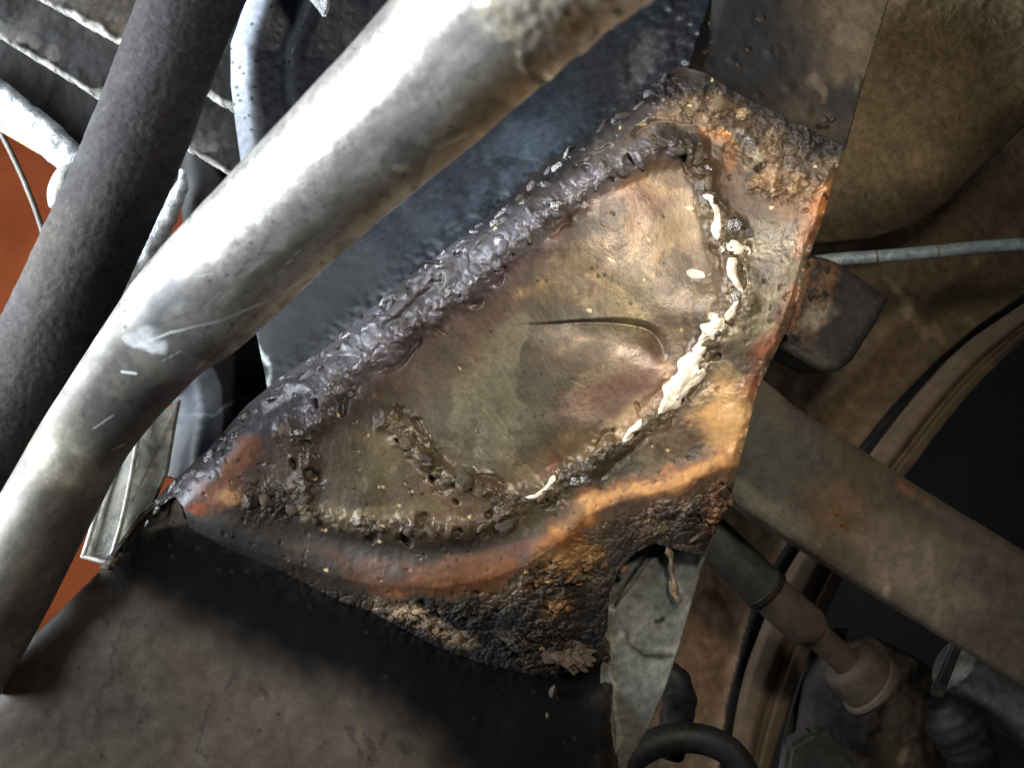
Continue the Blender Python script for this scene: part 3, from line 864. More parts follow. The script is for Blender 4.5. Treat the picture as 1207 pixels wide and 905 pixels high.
def glare_streak(pts, w0):  # near-white ridges take the place of blown-out glare
    """an uneven near-white streak standing in for glare on the seam: a low ridge following the surface"""
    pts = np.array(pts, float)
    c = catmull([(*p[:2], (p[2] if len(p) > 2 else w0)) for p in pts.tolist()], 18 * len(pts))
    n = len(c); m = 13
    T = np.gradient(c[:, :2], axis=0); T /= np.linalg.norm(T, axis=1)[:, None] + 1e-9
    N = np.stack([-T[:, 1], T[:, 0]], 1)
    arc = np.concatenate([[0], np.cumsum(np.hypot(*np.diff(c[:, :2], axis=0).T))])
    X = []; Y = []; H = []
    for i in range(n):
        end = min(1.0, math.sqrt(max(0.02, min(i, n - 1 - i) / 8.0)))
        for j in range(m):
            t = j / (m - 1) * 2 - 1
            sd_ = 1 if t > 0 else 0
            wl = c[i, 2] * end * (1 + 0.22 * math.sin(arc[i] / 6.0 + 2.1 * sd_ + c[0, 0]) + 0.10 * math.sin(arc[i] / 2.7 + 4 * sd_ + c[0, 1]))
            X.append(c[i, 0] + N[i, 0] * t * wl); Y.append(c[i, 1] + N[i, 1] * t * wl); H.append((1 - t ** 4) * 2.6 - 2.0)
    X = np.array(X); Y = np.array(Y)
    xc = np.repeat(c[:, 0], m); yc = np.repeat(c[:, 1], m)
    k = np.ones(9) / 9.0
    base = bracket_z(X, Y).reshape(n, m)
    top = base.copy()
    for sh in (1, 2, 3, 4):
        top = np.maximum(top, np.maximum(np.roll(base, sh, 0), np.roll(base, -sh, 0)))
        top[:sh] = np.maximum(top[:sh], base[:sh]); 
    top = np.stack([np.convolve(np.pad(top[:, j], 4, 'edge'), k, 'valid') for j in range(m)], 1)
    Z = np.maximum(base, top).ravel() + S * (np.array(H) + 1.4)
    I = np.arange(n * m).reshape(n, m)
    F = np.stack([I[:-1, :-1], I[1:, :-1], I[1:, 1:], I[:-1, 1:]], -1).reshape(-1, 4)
    me = mesh_np('seam_glare_streak', PV(X, Y, Z), F)
    return link('seam_glare_streak', me, M_white, bracket)

glare_streak([(828, 230, 2.5), (838, 234, 4), (843, 246, 4), (847, 258, 4.5), (844, 270, 5.5), (845, 283, 4)], 4)
glare_streak([(848, 292, 5), (854, 296, 3)], 4)
glare_streak([(857, 294, 6), (866, 290, 8), (876, 295, 6), (885, 298, 4)], 6)
glare_streak([(867, 304, 5), (861, 316, 7), (867, 330, 4.5), (876, 346, 2)], 5)
glare_streak([(870, 354, 2.5), (864, 366, 4.5), (856, 378, 5)], 4)
glare_streak([(834, 370, 4), (841, 373, 4.5), (847, 374, 3)], 4)
glare_streak([(854, 376, 4), (844, 384, 8), (834, 388, 10), (828, 392, 7)], 8)
glare_streak([(836, 388, 7), (829, 404, 8), (822, 420, 7)], 8)
glare_streak([(826, 416, 7), (814, 430, 12), (803, 448, 12), (793, 466, 12), (783, 480, 7), (776, 488, 2)], 10)
glare_streak([(830, 434, 4), (822, 447, 5), (810, 458, 4), (798, 470, 4)], 5)
glare_streak([(809, 320, 4), (820, 323, 5.5), (831, 327, 4)], 5)
glare_streak([(756, 494, 4), (748, 506, 5), (740, 515, 4), (734, 521, 2)], 4)
glare_streak([(654, 560, 4), (646, 572, 3), (634, 584, 3), (618, 586, 2)], 3)

# ------------------------------------------------------------------ chassis rail: the slate blue wall behind the rolled edge
WALL = [(318, 478), (312, 440), (302, 392), (306, 350), (540, 60), (690, -50), (850, -50), (838, 0), (820, 55), (808, 92), (780, 112),
        (740, 140), (690, 182), (640, 222), (560, 290), (470, 358), (380, 432)]
def wall_d(x, y):
    return ((x - 330) * (78 - 445) - (y - 445) * (800 - 330)) / math.hypot(470, 367)   # + towards upper left
def wall_z(x, y):
    d = -wall_d(x, y) * 1.0
    d = -(((y - 445) * 470 - (x - 330) * (-367)) / math.hypot(470, 367))
    z = -0.022 + plane_z(x, y) - np.clip(d, -30, 400) * 0.00062
    z += S * (2.5 * fbm(x, y, 90, 2, 5) + 1.0 * fbm(x, y, 24, 3, 7))
    dr, _ = dist_poly(x, y, [(318, 478), (312, 440), (302, 392), (306, 350)])
    z -= np.clip(12 - dr, 0, 12) * S * 0.5
    f1, f2, v = worley(x + 5 * fbm(x, y, 12, 2, 3), y, 14, 3)
    up = sstep(700, 790, x) + gauss(d - 6, 14)
    z += up * S * 3.0 * (np.clip(1 - f1, 0, 1) + fbm(x, y, 9, 3, 8))
    return z
def wall_paint(x, y):
    p = Paint(x, y, (20, 25, 32), 0.5, 0.0, 10, 3)
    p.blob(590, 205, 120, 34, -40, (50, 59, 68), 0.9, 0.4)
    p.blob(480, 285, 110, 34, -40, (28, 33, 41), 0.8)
    p.blob(540, 235, 14, 34, 10, (26, 30, 40), 0.7)
    p.blob(500, 235, 34, 12, -35, (24, 28, 38), 0.6)
    p.blob(730, 80, 80, 60, -40, (20, 20, 22), 0.9)
    p.blob(760, 70, 20, 34, 35, (66, 62, 60), 0.7)
    p.line([(735, 20), (742, 60), (738, 90)], 5, (18, 18, 20), 0.9)
    p.blob(805, 30, 22, 60, 10, (24, 24, 28), 0.8)
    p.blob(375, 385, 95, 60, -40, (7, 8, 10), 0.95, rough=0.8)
    p.line([(330, 470), (470, 352), (640, 215), (790, 95)], 14, (44, 46, 52), 0.8, rough=0.35, metal=0.3)
    p.line([(318, 478), (312, 440), (302, 392), (306, 350)], 4, (170, 180, 180), 0.8)
    p.mix(0.6 * sstep(0.22, 0.3, fbm(p.x, p.y, 34, 5, 161, 0.6)), (17, 19, 23)); p.mottle(50, 0.25, 11); p.mottle(9, 0.3, 13)
    return p
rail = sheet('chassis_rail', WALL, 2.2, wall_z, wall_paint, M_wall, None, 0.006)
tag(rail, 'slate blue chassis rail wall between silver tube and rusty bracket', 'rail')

# sooty upper panel
UPPER = [(796, 96), (812, 66), (820, 48), (838, 0), (844, -50), (1066, -50), (1048, 0), (1012, 118), (997, 176), (975, 186), (900, 160), (840, 120)]
def upper_z(x, y):
    z = plane_z(x, y) - 0.012 - (170 - y) * 0.00016 + S * (2.5 * fbm(x, y, 80, 2, 6) + 0.9 * fbm(x, y, 14, 3, 9))
    dl, _ = dist_poly(x, y, [(796, 96), (820, 48), (844, -50)])
    z -= np.clip(26 - dl, 0, 26) ** 2 * S / 30
    f1, f2, v = worley(x, y, 17, 5)
    z += S * 5 * np.clip(1 - f1 * 1.6, 0, 1) * (v > 0.8) * sstep(30, 90, y)
    return z
def upper_paint(x, y):
    p = Paint(x, y, (34, 30, 27), 0.8, 0.0, 12, 6)
    p.blob(1000, 30, 60, 90, 12, (96, 80, 60), 0.9)
    p.blob(940, 70, 60, 40, 0, (60, 50, 40), 0.7)
    p.blob(880, 60, 80, 66, 0, (13, 12, 13), 0.92)
    p.blob(990, 120, 36, 18, 0, (22, 20, 20), 0.9)
    p.blob(960, 140, 40, 18, 20, (70, 56, 42), 0.6)
    p.line([(960, 90), (972, 110)], 6, (104, 90, 70), 0.5)
    p.mottle(50, 0.25, 17); p.mottle(10, 0.25, 19)
    return p
up = sheet('upper_panel', UPPER, 2.0, upper_z, upper_paint, M_plate, None, 0.006)
tag(up, 'soot blackened steel panel above the crusted top of the bracket', 'panel')
for x, y, r in ((897, 24, 8), (882, 60, 5), (832, 62, 6), (838, 28, 5), (905, 62, 4), (840, 50, 4), (870, 78, 5)):
    lump('soot_lump', x, y, r, r * 0.7, r * 0.6, rnd.uniform(0, 180), 'burnt', up, float(upper_z(np.array([x * 1.0]), np.array([y * 1.0]))[0]))

# ------------------------------------------------------------------ the big lower beam
JOIN = [(125, 668), (160, 628), (200, 602), (240, 615), (300, 640), (400, 690), (440, 705), (520, 745), (600, 775), (680, 790), (716, 775)]
BEAM = [(-40, 824), (0, 785), (68, 722), (122, 668), (140, 640), (165, 606), (192, 586), (212, 588), (219, 612), (300, 632), (400, 680), (440, 695), (520, 735), (600, 760),
        (660, 770), (706, 740), (715, 700), (719, 760), (723, 830), (729, 905), (733, 950), (-40, 950)]
LEFTSIL = [(-40, 824), (0, 785), (68, 722), (122, 668), (165, 606)]
def beam_z(x, y):
    ds = np.logaddexp(0, (y - (600 + 0.31 * (x - 100))) / 25.0) * 25.0
    d, _ = dist_poly(x, y, JOIN)
    z = -0.028 + 0.055 * (1 - np.exp(-ds / 140.0))
    dl, _ = dist_poly(x, y, LEFTSIL)
    z -= np.clip(42 - dl, 0, 42) ** 2 * S / 60
    dr = np.clip(722 - x, 0, 40)
    z -= np.clip(16 - dr, 0, 16) ** 2 * S / 26 + 0.00009 * np.logaddexp(0, (x - 520) / 40.0) * 40
    z += S * (5 * fbm(x, y, 190, 2, 14) + 0.8 * fbm(x, y, 30, 2, 15))
    wj = np.exp(-(d / 34) ** 2)
    z = z * (1 - wj) + (bracket_z(x, y) - 0.0025) * wj
    near = np.exp(-(d / 16) ** 2)
    f1, f2, v = worley(x + 4 * fbm(x, y, 9, 2, 2), y, 10, 8)
    z += near * S * (5 * np.clip(1 - f1, 0, 1) * v + 3 * fbm(x, y, 8, 3, 16))
    # torn hollow at the left tip
    z -= 0.012 * np.exp(-(np.hypot((x - 186) / 24, (y - 604) / 14)) ** 4)
    return z
def beam_paint(x, y):
    p = Paint(x, y, (72, 64, 56), 0.45, 0.0, 14, 8)
    p.blob(110, 740, 70, 34, -40, (86, 77, 68), 0.6)
    p.line([(-20, 822), (70, 732), (130, 680)], 12, (84, 76, 72), 0.7)
    p.line([(0, 880), (70, 858), (150, 835)], 16, (58, 52, 48), 0.75, 0.8)
    p.line([(130, 905), (180, 862), (220, 850)], 10, (66, 58, 52), 0.6, 0.8)
    p.blob(360, 860, 90, 40, 20, (84, 72, 61), 0.5)
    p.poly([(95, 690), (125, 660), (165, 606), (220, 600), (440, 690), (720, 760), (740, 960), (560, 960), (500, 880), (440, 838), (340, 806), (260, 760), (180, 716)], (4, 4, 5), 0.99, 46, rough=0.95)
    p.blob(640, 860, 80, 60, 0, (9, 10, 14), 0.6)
    p.line([(150, 628), (175, 600), (200, 590)], 5, (92, 82, 66), 0.5)
    p.line([(132, 668), (150, 628), (158, 616)], 4, (150, 134, 104), 0.5)
    p.line([(715, 700), (719, 760), (723, 830), (729, 905)], 3, (110, 104, 98), 0.8)
    for x0, y0, x1, y1, w in ((150, 745, 120, 830, 3), (163, 732, 155, 742, 5), (130, 738, 133, 740, 5), (308, 815, 312, 825, 5), (268, 790, 262, 804, 4), (405, 855, 412, 862, 6),
                              (413, 862, 416, 892, 2.5), (430, 876, 432, 890, 5), (455, 870, 450, 885, 5), (66, 780, 68, 795, 4), (248, 830, 232, 890, 2.5), (478, 886, 485, 892, 6)):
        p.line([(x0, y0), (x1, y1)], w * 0.8, (40, 38, 42), 0.55)
    p.mottle(90, 0.16, 23); p.mottle(18, 0.12, 25)
    f1, f2, v = worley(x, y, 16, 19)
    p.mix(np.where((v > 0.93) & (f1 < 0.16), 0.6, 0), (34, 32, 34))
    return p
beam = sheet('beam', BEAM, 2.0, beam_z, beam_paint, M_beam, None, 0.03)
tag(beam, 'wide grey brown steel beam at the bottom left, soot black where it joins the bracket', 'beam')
for i in range(16):
    t = rnd.random() ** 0.8
    k = t * (len(JOIN) - 4) + 2; a = JOIN[int(k)]; b = JOIN[int(k) + 1]; f = k - int(k)
    x = a[0] + (b[0] - a[0]) * f + rnd.gauss(0, 4); y = a[1] + (b[1] - a[1]) * f + rnd.gauss(4, 5)
    lump('scale_flake', x, y, rnd.uniform(3, 8), rnd.uniform(2, 5), 3, rnd.uniform(0, 60), rnd.choice(['burnt', 'burnt', 'crust']), beam, float(beam_z(np.array([x]), np.array([y]))[0]))

lump('soot_drip', 650, 820, 5, 15, 5, 20, 'burnt', beam, float(beam_z(np.array([650.0]), np.array([820.0]))[0]))
lump('soot_drip', 645, 845, 3, 6, 3, 10, 'burnt', beam, float(beam_z(np.array([645.0]), np.array([845.0]))[0]))
# ------------------------------------------------------------------ silver tube
def tube_paint(x, y):
    p = Paint(x, y, (214, 211, 204), 0.28, 0.66, 12, 12)
    p.blob(600, 120, 120, 40, -42, (178, 160, 126), 0.8, rough=0.42)
    p.blob(430, 230, 40, 20, -42, (176, 164, 140), 0.6)
    p.blob(196, 352, 26, 56, 42, (70, 70, 76), 0.92, rough=0.5, metal=0.2)  # dark patch painted to break up the daylight highlight
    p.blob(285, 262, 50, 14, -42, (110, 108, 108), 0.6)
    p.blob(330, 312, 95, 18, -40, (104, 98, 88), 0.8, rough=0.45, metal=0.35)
    p.blob(178, 432, 84, 52, -50, (72, 71, 70), 0.9, rough=0.5, metal=0.25)  # dark reflection gap in the highlight, put into the colour
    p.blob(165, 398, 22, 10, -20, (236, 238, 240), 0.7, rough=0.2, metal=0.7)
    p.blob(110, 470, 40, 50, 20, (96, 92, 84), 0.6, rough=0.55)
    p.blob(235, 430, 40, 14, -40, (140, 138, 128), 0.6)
    p.blob(60, 545, 40, 36, 0, (180, 172, 150), 0.8, rough=0.45)  # highlight spot painted on the lower end
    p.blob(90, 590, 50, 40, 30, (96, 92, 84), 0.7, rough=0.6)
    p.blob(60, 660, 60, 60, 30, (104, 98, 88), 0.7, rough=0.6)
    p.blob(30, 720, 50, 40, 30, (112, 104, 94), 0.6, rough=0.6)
    p.poly([(-90, 900), (-90, 520), (60, 470), (150, 400), (250, 470), (180, 560), (60, 900)], (96, 92, 86), 0.88, 40, rough=0.5, metal=0.35)  # lower end painted darker in place of the hose's shade
    p.blob(70, 540, 30, 26, 0, (190, 184, 166), 0.8, rough=0.36)  # same painted highlight again, over the darkened end
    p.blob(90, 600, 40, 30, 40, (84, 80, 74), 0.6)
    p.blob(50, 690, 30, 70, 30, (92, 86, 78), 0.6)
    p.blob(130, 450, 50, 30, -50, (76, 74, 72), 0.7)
    for _ in range(46):
        x0 = rnd.uniform(20, 640); c0 = 595 - x0 * 0.93 + rnd.uniform(-60, 60); a0 = rnd.uniform(-1.2, 0.1); l0 = rnd.uniform(8, 46)
        p.line([(x0, c0), (x0 + l0 * math.cos(a0), c0 + l0 * math.sin(a0))], rnd.uniform(0.5, 1.0), rnd.choice([(110, 106, 100), (90, 86, 82), (244, 244, 240)]), 0.55, 0.5, raw=True)
    sx = fbm((x * 0.72 - y * 0.69) / 6, x * 0.69 + y * 0.72, 9, 4, 167)
    p.c *= np.exp(0.16 * sx)[:, None]
    p.mix(0.5 * sstep(0.22, 0.34, fbm(p.x, p.y, 60, 5, 171, 0.6)), (118, 114, 106), 0.5)
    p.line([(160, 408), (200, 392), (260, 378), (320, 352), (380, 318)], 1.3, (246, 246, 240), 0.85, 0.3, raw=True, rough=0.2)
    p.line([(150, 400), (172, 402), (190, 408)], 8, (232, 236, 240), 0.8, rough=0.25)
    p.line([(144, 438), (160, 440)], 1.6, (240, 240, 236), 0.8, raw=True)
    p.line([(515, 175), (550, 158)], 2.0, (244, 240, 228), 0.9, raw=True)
    p.blob(470, 198, 13, 4, -4, (246, 226, 200), 0.95, 0.3)  # clipped peach highlight painted on the metal
    # the burnt, spattered end at the top
    e = fbm(x, y, 16, 4, 33)
    m = sstep(0.6, 1.1, (x * 0.8 - y * 0.6 - 395 + 22 * e) / 60.0)
    p.mix(0.6 * m, (206, 192, 164), 0.42, 0.3)
    f1, f2, v = worley(p.x, p.y, 22, 7)
    p.mix(m * (v > 0.8) * (1 - sstep(0.25, 0.5, f1)) * 0.55, (86, 74, 60), 0.6, 0.2)
    p.mix(m * (v < 0.4) * (1 - sstep(0.3, 0.6, f1)) * 0.8, (236, 232, 222), 0.35, 0.4)
    p.blob(680, 20, 26, 12, -30, (170, 134, 90), 0.8)
    p.mottle(40, 0.14, 35); p.mottle(10, 0.12, 37); p.mottle(3.5, 0.08, 39, 2)
    f1, f2, v = worley(x, y, 15, 23)
    p.mix(np.where((v > 0.92) & (f1 < 0.14), 0.7, 0), (70, 66, 62))
    return p
def tube_bump(x, y, u, a):
    m = sstep(0.75, 1.1, (x * 0.8 - y * 0.6 - 395 + 12 * fbm(x, y, 16, 4, 33)) / 60.0)
    f1, f2, v = worley(x, y, 20, 7)
    return S * (0.5 * fbm(x, y, 60, 3, 45) + m * (0.9 * fbm(x, y, 20, 4, 47) + 0.9 * np.clip(1 - f1 * 1.3, 0, 1) * v + 0.6))
TR = 0.0275
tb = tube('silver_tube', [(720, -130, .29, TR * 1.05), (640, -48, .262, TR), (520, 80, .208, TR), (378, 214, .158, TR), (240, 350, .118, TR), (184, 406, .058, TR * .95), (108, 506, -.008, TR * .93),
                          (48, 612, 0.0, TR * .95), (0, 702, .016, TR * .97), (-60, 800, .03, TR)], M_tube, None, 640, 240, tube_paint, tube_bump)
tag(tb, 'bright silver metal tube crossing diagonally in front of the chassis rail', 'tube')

# black rubber hose
def hose_paint(x, y):
    p = Paint(x, y, (66, 64, 66), 0.75, 0, 10, 22)
    p.blob(60, 300, 40, 60, 30, (92, 84, 74), 0.5)
    p.blob(150, 200, 20, 80, 30, (84, 78, 72), 0.5)
    p.blob(30, 430, 50, 50, 0, (84, 78, 70), 0.5)
    p.mottle(40, 0.22, 27); p.mottle(7, 0.3, 28)
    f1, f2, v = worley(x, y, 7, 29)
    p.mix(np.where((v > 0.95) & (f1 < 0.18), 0.3, 0), (130, 126, 122))
    return p
HR = 0.0298
hs = tube('rubber_hose', [(262, -80, -.06, HR), (216, 26, -.06, HR), (160, 172, -.062, HR), (78, 352, -.064, HR), (14, 478, -.066, HR), (-50, 590, -.07, HR)], M_rubber, None, 360, 150, hose_paint,
          lambda x, y, u, a: S * (0.8 * fbm(x, y, 40, 3, 55) + 0.5 * fbm(x, y, 5, 3, 57)))
tag(hs, 'dusty black rubber hose running down the left behind the silver tube', 'hose')

# ------------------------------------------------------------------ left background
lay = empty('layered_panel', P(120, 80, -0.15))
tag(lay, 'tar black layered panel with pale flaking edges behind the rubber hose', 'panel')
L1 = [(-40, -50), (50, 0), (150, 56), (275, 130), (330, 162)]
L2 = [(-40, 22), (0, 45), (122, 120), (222, 178), (270, 205), (310, 230)]
def layer(poly, edge, z0, seed):
    def zf(x, y):
        d, _ = dist_poly(x, y, edge)
        return z0 + S * (3 * fbm(x, y, 60, 3, seed) + 0.9 * fbm(x, y, 12, 3, seed + 1)) + 0.0035 * np.exp(-d / 7) * (0.7 + 0.5 * fbm(x, y, 12, 2, seed))
    def pf(x, y):
        p = Paint(x, y, (15, 14, 14), 0.7, 0, 5, seed)
        p.blob(140, 20, 60, 30, 30, (78, 68, 54), 0.5)
        p.line(edge, 4.5, (206, 204, 196), 0.95, 0.7, rough=0.7)
        n = fbm(x, y, 26, 4, seed + 2)
        d, _ = dist_poly(x, y, edge)
        p.mix(sstep(0.25, 0.55, n) * np.exp(-d / 16) * 0.7, (130, 128, 122))
        p.mottle(20, 0.4, seed + 3); p.mottle(6, 0.3, seed + 4)
        return p
    return sheet('layer', poly, 1.6, zf, pf, M_back, lay, 0.012, 1.5)
layer([(-60, -60)] + L1 + [(340, -60)], L1, -0.128, 61)
layer([(-60, -56), (-40, -58)] + [(x, y - 6) for x, y in L1[1:]] + L2[::-1] + [(-60, 16)], L2, -0.142, 65)
layer([(-60, 10)] + [(x, y - 6) for x, y in L2[1:]] + [(300, 245), (262, 240), (225, 248), (205, 230), (110, 215), (60, 160), (0, 105), (-60, 60)], [(-40, -900), (0, -900)], -0.156, 69)

M_zinc = grime('frosted_zinc', (150, 154, 156), (226, 230, 234), 0.42, 0.5, 140, 0.8, speck=(96, 90, 80))
M_pale = grime('pale_steel', (150, 150, 142), (206, 206, 198), 0.5, 0.4, 120, 0.4)
M_dull = grime('dull_steel', (92, 92, 86), (138, 136, 126), 0.5, 0.3, 90, 0.4)
M_black = grime('rubber_and_gap_black', (20, 20, 22), (34, 33, 34), 0.6, 0, 80, 0.3)
bar = empty('zinc_bar', P(50, 150, -0.13))
tag(bar, 'frosted zinc coated bar at the left edge under the layered panel', 'bar')
tube('bar_body', [(-60, 62, -.128, .0128), (0, 118, -.128, .0128), (50, 158, -.128, .0128), (100, 202, -.128, .0125)], M_zinc, bar, 60, 28, None, lambda x, y, u, a: S * (3 * fbm(x, y, 16, 4, 75)), 0.5, math.pi / 4)
M_cream = grime('painted_lit_lip', (216, 190, 140), (240, 222, 180), 0.5, 0, 60, 0.2)
ribbon('edge_strip', [(-40, 112), (0, 140), (40, 165), (64, 182)], [(-40, 134), (0, 155), (36, 176), (60, 190)], lambda t: -0.14 - 0.004 * t, M_cream, bar, 30, 5, 0.004)  # lower lip of the bar, its yellow light put into the colour
nut = tube('nut', [(68, 246, -.11, .006), (72, 228, -.112, .009), (80, 208, -.115, .0085), (88, 196, -.118, .004)], M_pale, None, 16, 12)
tag(nut, 'small pale steel nut half hidden behind the hose below the zinc bar', 'nut')
wire = tube('wire', [(-10, 136, -.2, .0022), (12, 178, -.2, .0022), (32, 222, -.2, .0022), (50, 272, -.2, .0022), (62, 330, -.2, .0022)], M_dull, None, 40, 10)
tag(wire, 'thin grey wire hanging in front of the terracotta floor', 'wire')

INNER = [(312, -50), (290, 0), (272, 52), (272, 100), (278, 150), (284, 192), (292, 250), (360, 250), (520, -50)]
ILEFT = INNER[:7]
def inner_z(x, y):
    d, _ = dist_poly(x, y, ILEFT)
    return -0.10 - np.clip(34 - d, 0, 34) ** 2 * S / 26 - 0.0003 * d + 0.005 * gauss(d - 72, 9) + S * 0.8 * fbm(x, y, 20, 3, 77)
def inner_paint(x, y):
    p = Paint(x, y, (54, 60, 74), 0.4, 0.1, 5, 24)
    p.line(ILEFT, 22, (206, 216, 232), 0.9, 0.6)  # pale edge is the daylight on the curve, painted in
    d, _ = dist_poly(x, y, ILEFT)
    p.mix(gauss(d - 72, 10) * 0.6, (104, 112, 124))
    p.mottle(24, 0.25, 79); p.mottle(6, 0.2, 80)
    f1, f2, v = worley(x, y, 8, 31)
    p.mix(np.where((v > 0.85) & (f1 < 0.25), 0.8, 0), (22, 22, 26))
    return p
inn = sheet('blue_panel', INNER, 1.6, inner_z, inner_paint, M_wall, None, 0.006)
tag(inn, 'dark blue sheet panel with daylight painted on its rounded edge between hose and silver tube', 'panel')
tip = prism('metal_tab', [(355, -30, -.06), (390, -30, -.06), (388, 8, -.06), (382, 22, -.06), (372, 8, -.06), (360, -6, -.06)], 0.004, M_zinc)
tag(tip, 'small pointed pale metal tab hanging at the top edge left of the silver tube', 'tab')
blk = tube('bush', [(232, 170, -.16, .012), (238, 205, -.16, .017), (245, 250, -.16, .019), (250, 310, -.16, .016)], M_black, None, 24, 20)
tag(blk, 'black rubber bush in the gap between hose and silver tube', 'bush')
clip_ = tube('zinc_clip', [(215, 200, -.13, .003), (213, 218, -.13, .005), (190, 270, -.13, .009), (165, 312, -.13, .012), (140, 352, -.13, .012)], M_zinc, None, 40, 16, None, lambda x, y, u, a: S * 4 * fbm(x, y, 12, 3, 81))
tag(clip_, 'rough zinc clip peeking out between hose and silver tube', 'clip')

strap = empty('mounting_strap', P(150, 580, -0.07))
tag(strap, 'pale folded steel strap below the silver tube beside the beam', 'strap')
prism('strap_leaf', [(128, 556, -.075), (170, 490, -.075), (160, 560, -.07), (146, 612, -.07), (128, 664, -.07), (97, 655, -.07), (112, 604, -.072)], 0.004, M_dull, strap, 0.001)
prism('strap_flange', [(160, 505, -.062), (212, 470, -.066), (206, 500, -.066), (197, 556, -.064), (160, 640, -.06), (128, 672, -.06), (146, 606, -.06)], 0.004, M_dull, strap, 0.001)
for pts in ([(166, 490, -.058), (160, 530, -.057), (152, 575, -.056), (142, 620, -.056), (130, 660, -.056)], [(132, 545, -.07), (118, 590, -.068), (106, 630, -.067), (98, 655, -.066)], [(96, 655, -.066), (112, 659, -.066), (130, 664, -.066)]):
    tube('strap_lip', [(*p, .0016) for p in pts], M_pale, strap, 24, 10)
SHR = [(192, 560), (203, 500), (202, 468), (190, 440), (240, 390), (330, 345), (330, 480), (250, 580)]
def shroud_z(x, y):
    d, _ = dist_poly(x, y, [(192, 560), (203, 500), (202, 468)])
    return -0.085 - np.clip(40 - d, 0, 40) ** 2 * S / 40 + S * fbm(x, y, 30, 3, 83) - np.clip(d - 60, 0, 100) * 0.0006
def shroud_paint(x, y):
    p = Paint(x, y, (34, 38, 46), 0.4, 0.1, 6, 26)
    p.blob(210, 500, 14, 60, 15, (78, 88, 98), 0.8)  # blue highlight of the left edge, put into the colour
    p.blob(290, 440, 50, 70, 0, (8, 9, 11), 0.95, rough=0.8)  # black area stands in for the shaded gap below the tube
    p.line([(206, 490), (250, 488), (290, 472)], 1.5, (90, 98, 104), 0.7)
    p.mottle(16, 0.3, 85)
    return p
shr = sheet('shroud', SHR, 1.8, shroud_z, shroud_paint, M_wall, None, 0.006)
tag(shr, 'dark blue shroud with the black gap painted on it between silver tube and bracket tip', 'shroud')

# ------------------------------------------------------------------ right background
ARC_A = [(1260, 306), (1207, 347), (1150, 385), (1100, 428), (1050, 480), (1010, 530), (965, 590), (930, 640), (905, 680), (888, 715), (870, 780), (857, 830), (848, 905), (844, 960)]
ARC_B = [(1260, 330), (1207, 365), (1150, 405), (1105, 450), (1060, 505), (1030, 545), (985, 605), (950, 655), (925, 698), (905, 745), (885, 800), (872, 860), (864, 920), (860, 960)]
ARC_C = [(1260, 352), (1207, 400), (1150, 456), (1105, 510), (1080, 545), (1060, 570), (1025, 625), (995, 678), (972, 730), (948, 785), (928, 840), (912, 890), (902, 930), (896, 960)]
PAN = [(640, 560), (760, 200), (900, 240), (1000, 200), (1260, 100)] + ARC_A + [(640, 960)]
def pan_z(x, y):
    d, _ = dist_poly(x, y, ARC_A)
    return -0.27 - 0.00003 * (x - 900) + 0.006 * np.exp(-d / 6) + S * (8 * fbm(x, y, 130, 3, 87) + 1.5 * fbm(x, y, 14, 3, 88)) + 0.005 * gauss(d - 60, 12) * sstep(560, 430, y)
def pan_paint(x, y):
    p = Paint(x, y, (112, 94, 72), 0.7, 0, 12, 28)
    p.blob(1080, 350, 120, 70, -30, (98, 84, 62), 0.7)
    p.blob(1000, 460, 90, 30, -40, (118, 96, 72), 0.6)
    p.blob(1080, 445, 16, 60, 45, (58, 48, 38), 0.6)
    p.blob(830, 740, 60, 130, 10, (116, 90, 68), 0.9)
    p.line([(1060, 345), (1080, 375), (1110, 395)], 4, (150, 130, 104), 0.6)
    p.line([(1050, 330), (1063, 345)], 3, (140, 120, 94), 0.5)
    for cx, cy in ((845, 708), (838, 705), (905, 870), (1000, 380)):
        p.blob(cx, cy, 7, 8, 0, (60, 44, 34), 0.8)
    p.mottle(40, 0.22, 89); p.mottle(10, 0.25, 90)
    return p
pan = sheet('floor_pan', PAN, 3.0, pan_z, pan_paint, M_back, None, 0.006)
tag(pan, 'dusty brown floor pan behind the bracket, cut by the wheel arch curve', 'floor pan')
M_arch = grime('dusty_arch', (104, 88, 72), (134, 112, 90), 0.75, 0, 40, 0.3)
arch = empty('wheel_arch', P(1000, 600, -0.3))
tag(arch, 'curved brown wheel arch lip with a groove on the right', 'wheel arch')
rb = ribbon('arch_lip', ARC_B, ARC_C, lambda t: -0.30 - 0.010 * math.exp(-((t - 0.55) / 0.1) ** 2) + 0.006 * math.sin(t * 3), M_arch, arch, 90, 22, 0.02)
ribbon('arch_gap_shade', ARC_A, ARC_B, lambda t: -0.33, M_black, arch, 60, 4, 0.004)  # black strip standing in for the shade inside the gap

INS = [(1070, -60), (1280, -60), (1280, 95), (1207, 150), (1150, 205), (1115, 240), (1075, 266), (1030, 280), (940, 288), (940, 150), (980, 60)]
def ins_z(x, y):
    d = -sdf(x, y, INS)
    return -0.075 - (y) * 0.00016 - np.clip(40 - d, 0, 40) ** 2 * S / 40 + S * (4 * fbm(x, y, 120, 2, 97) + 1.2 * fbm(x, y, 8, 4, 98))
def ins_paint(x, y):
    p = Paint(x, y, (126, 109, 82), 0.85, 0, 10, 30)
    p.blob(1030, 250, 110, 30, -10, (66, 58, 46), 0.8)
    p.blob(1150, 180, 60, 40, -40, (84, 72, 54), 0.6)
    p.mottle(40, 0.16, 99); p.mottle(5, 0.3, 100)
    return p
ins = sheet('insulation_panel', INS, 2.2, ins_z, ins_paint, M_back, None, 0.02)
tag(ins, 'brown fibrous insulation panel with loose fibres at the top right', 'insulation')
V = []; F = []
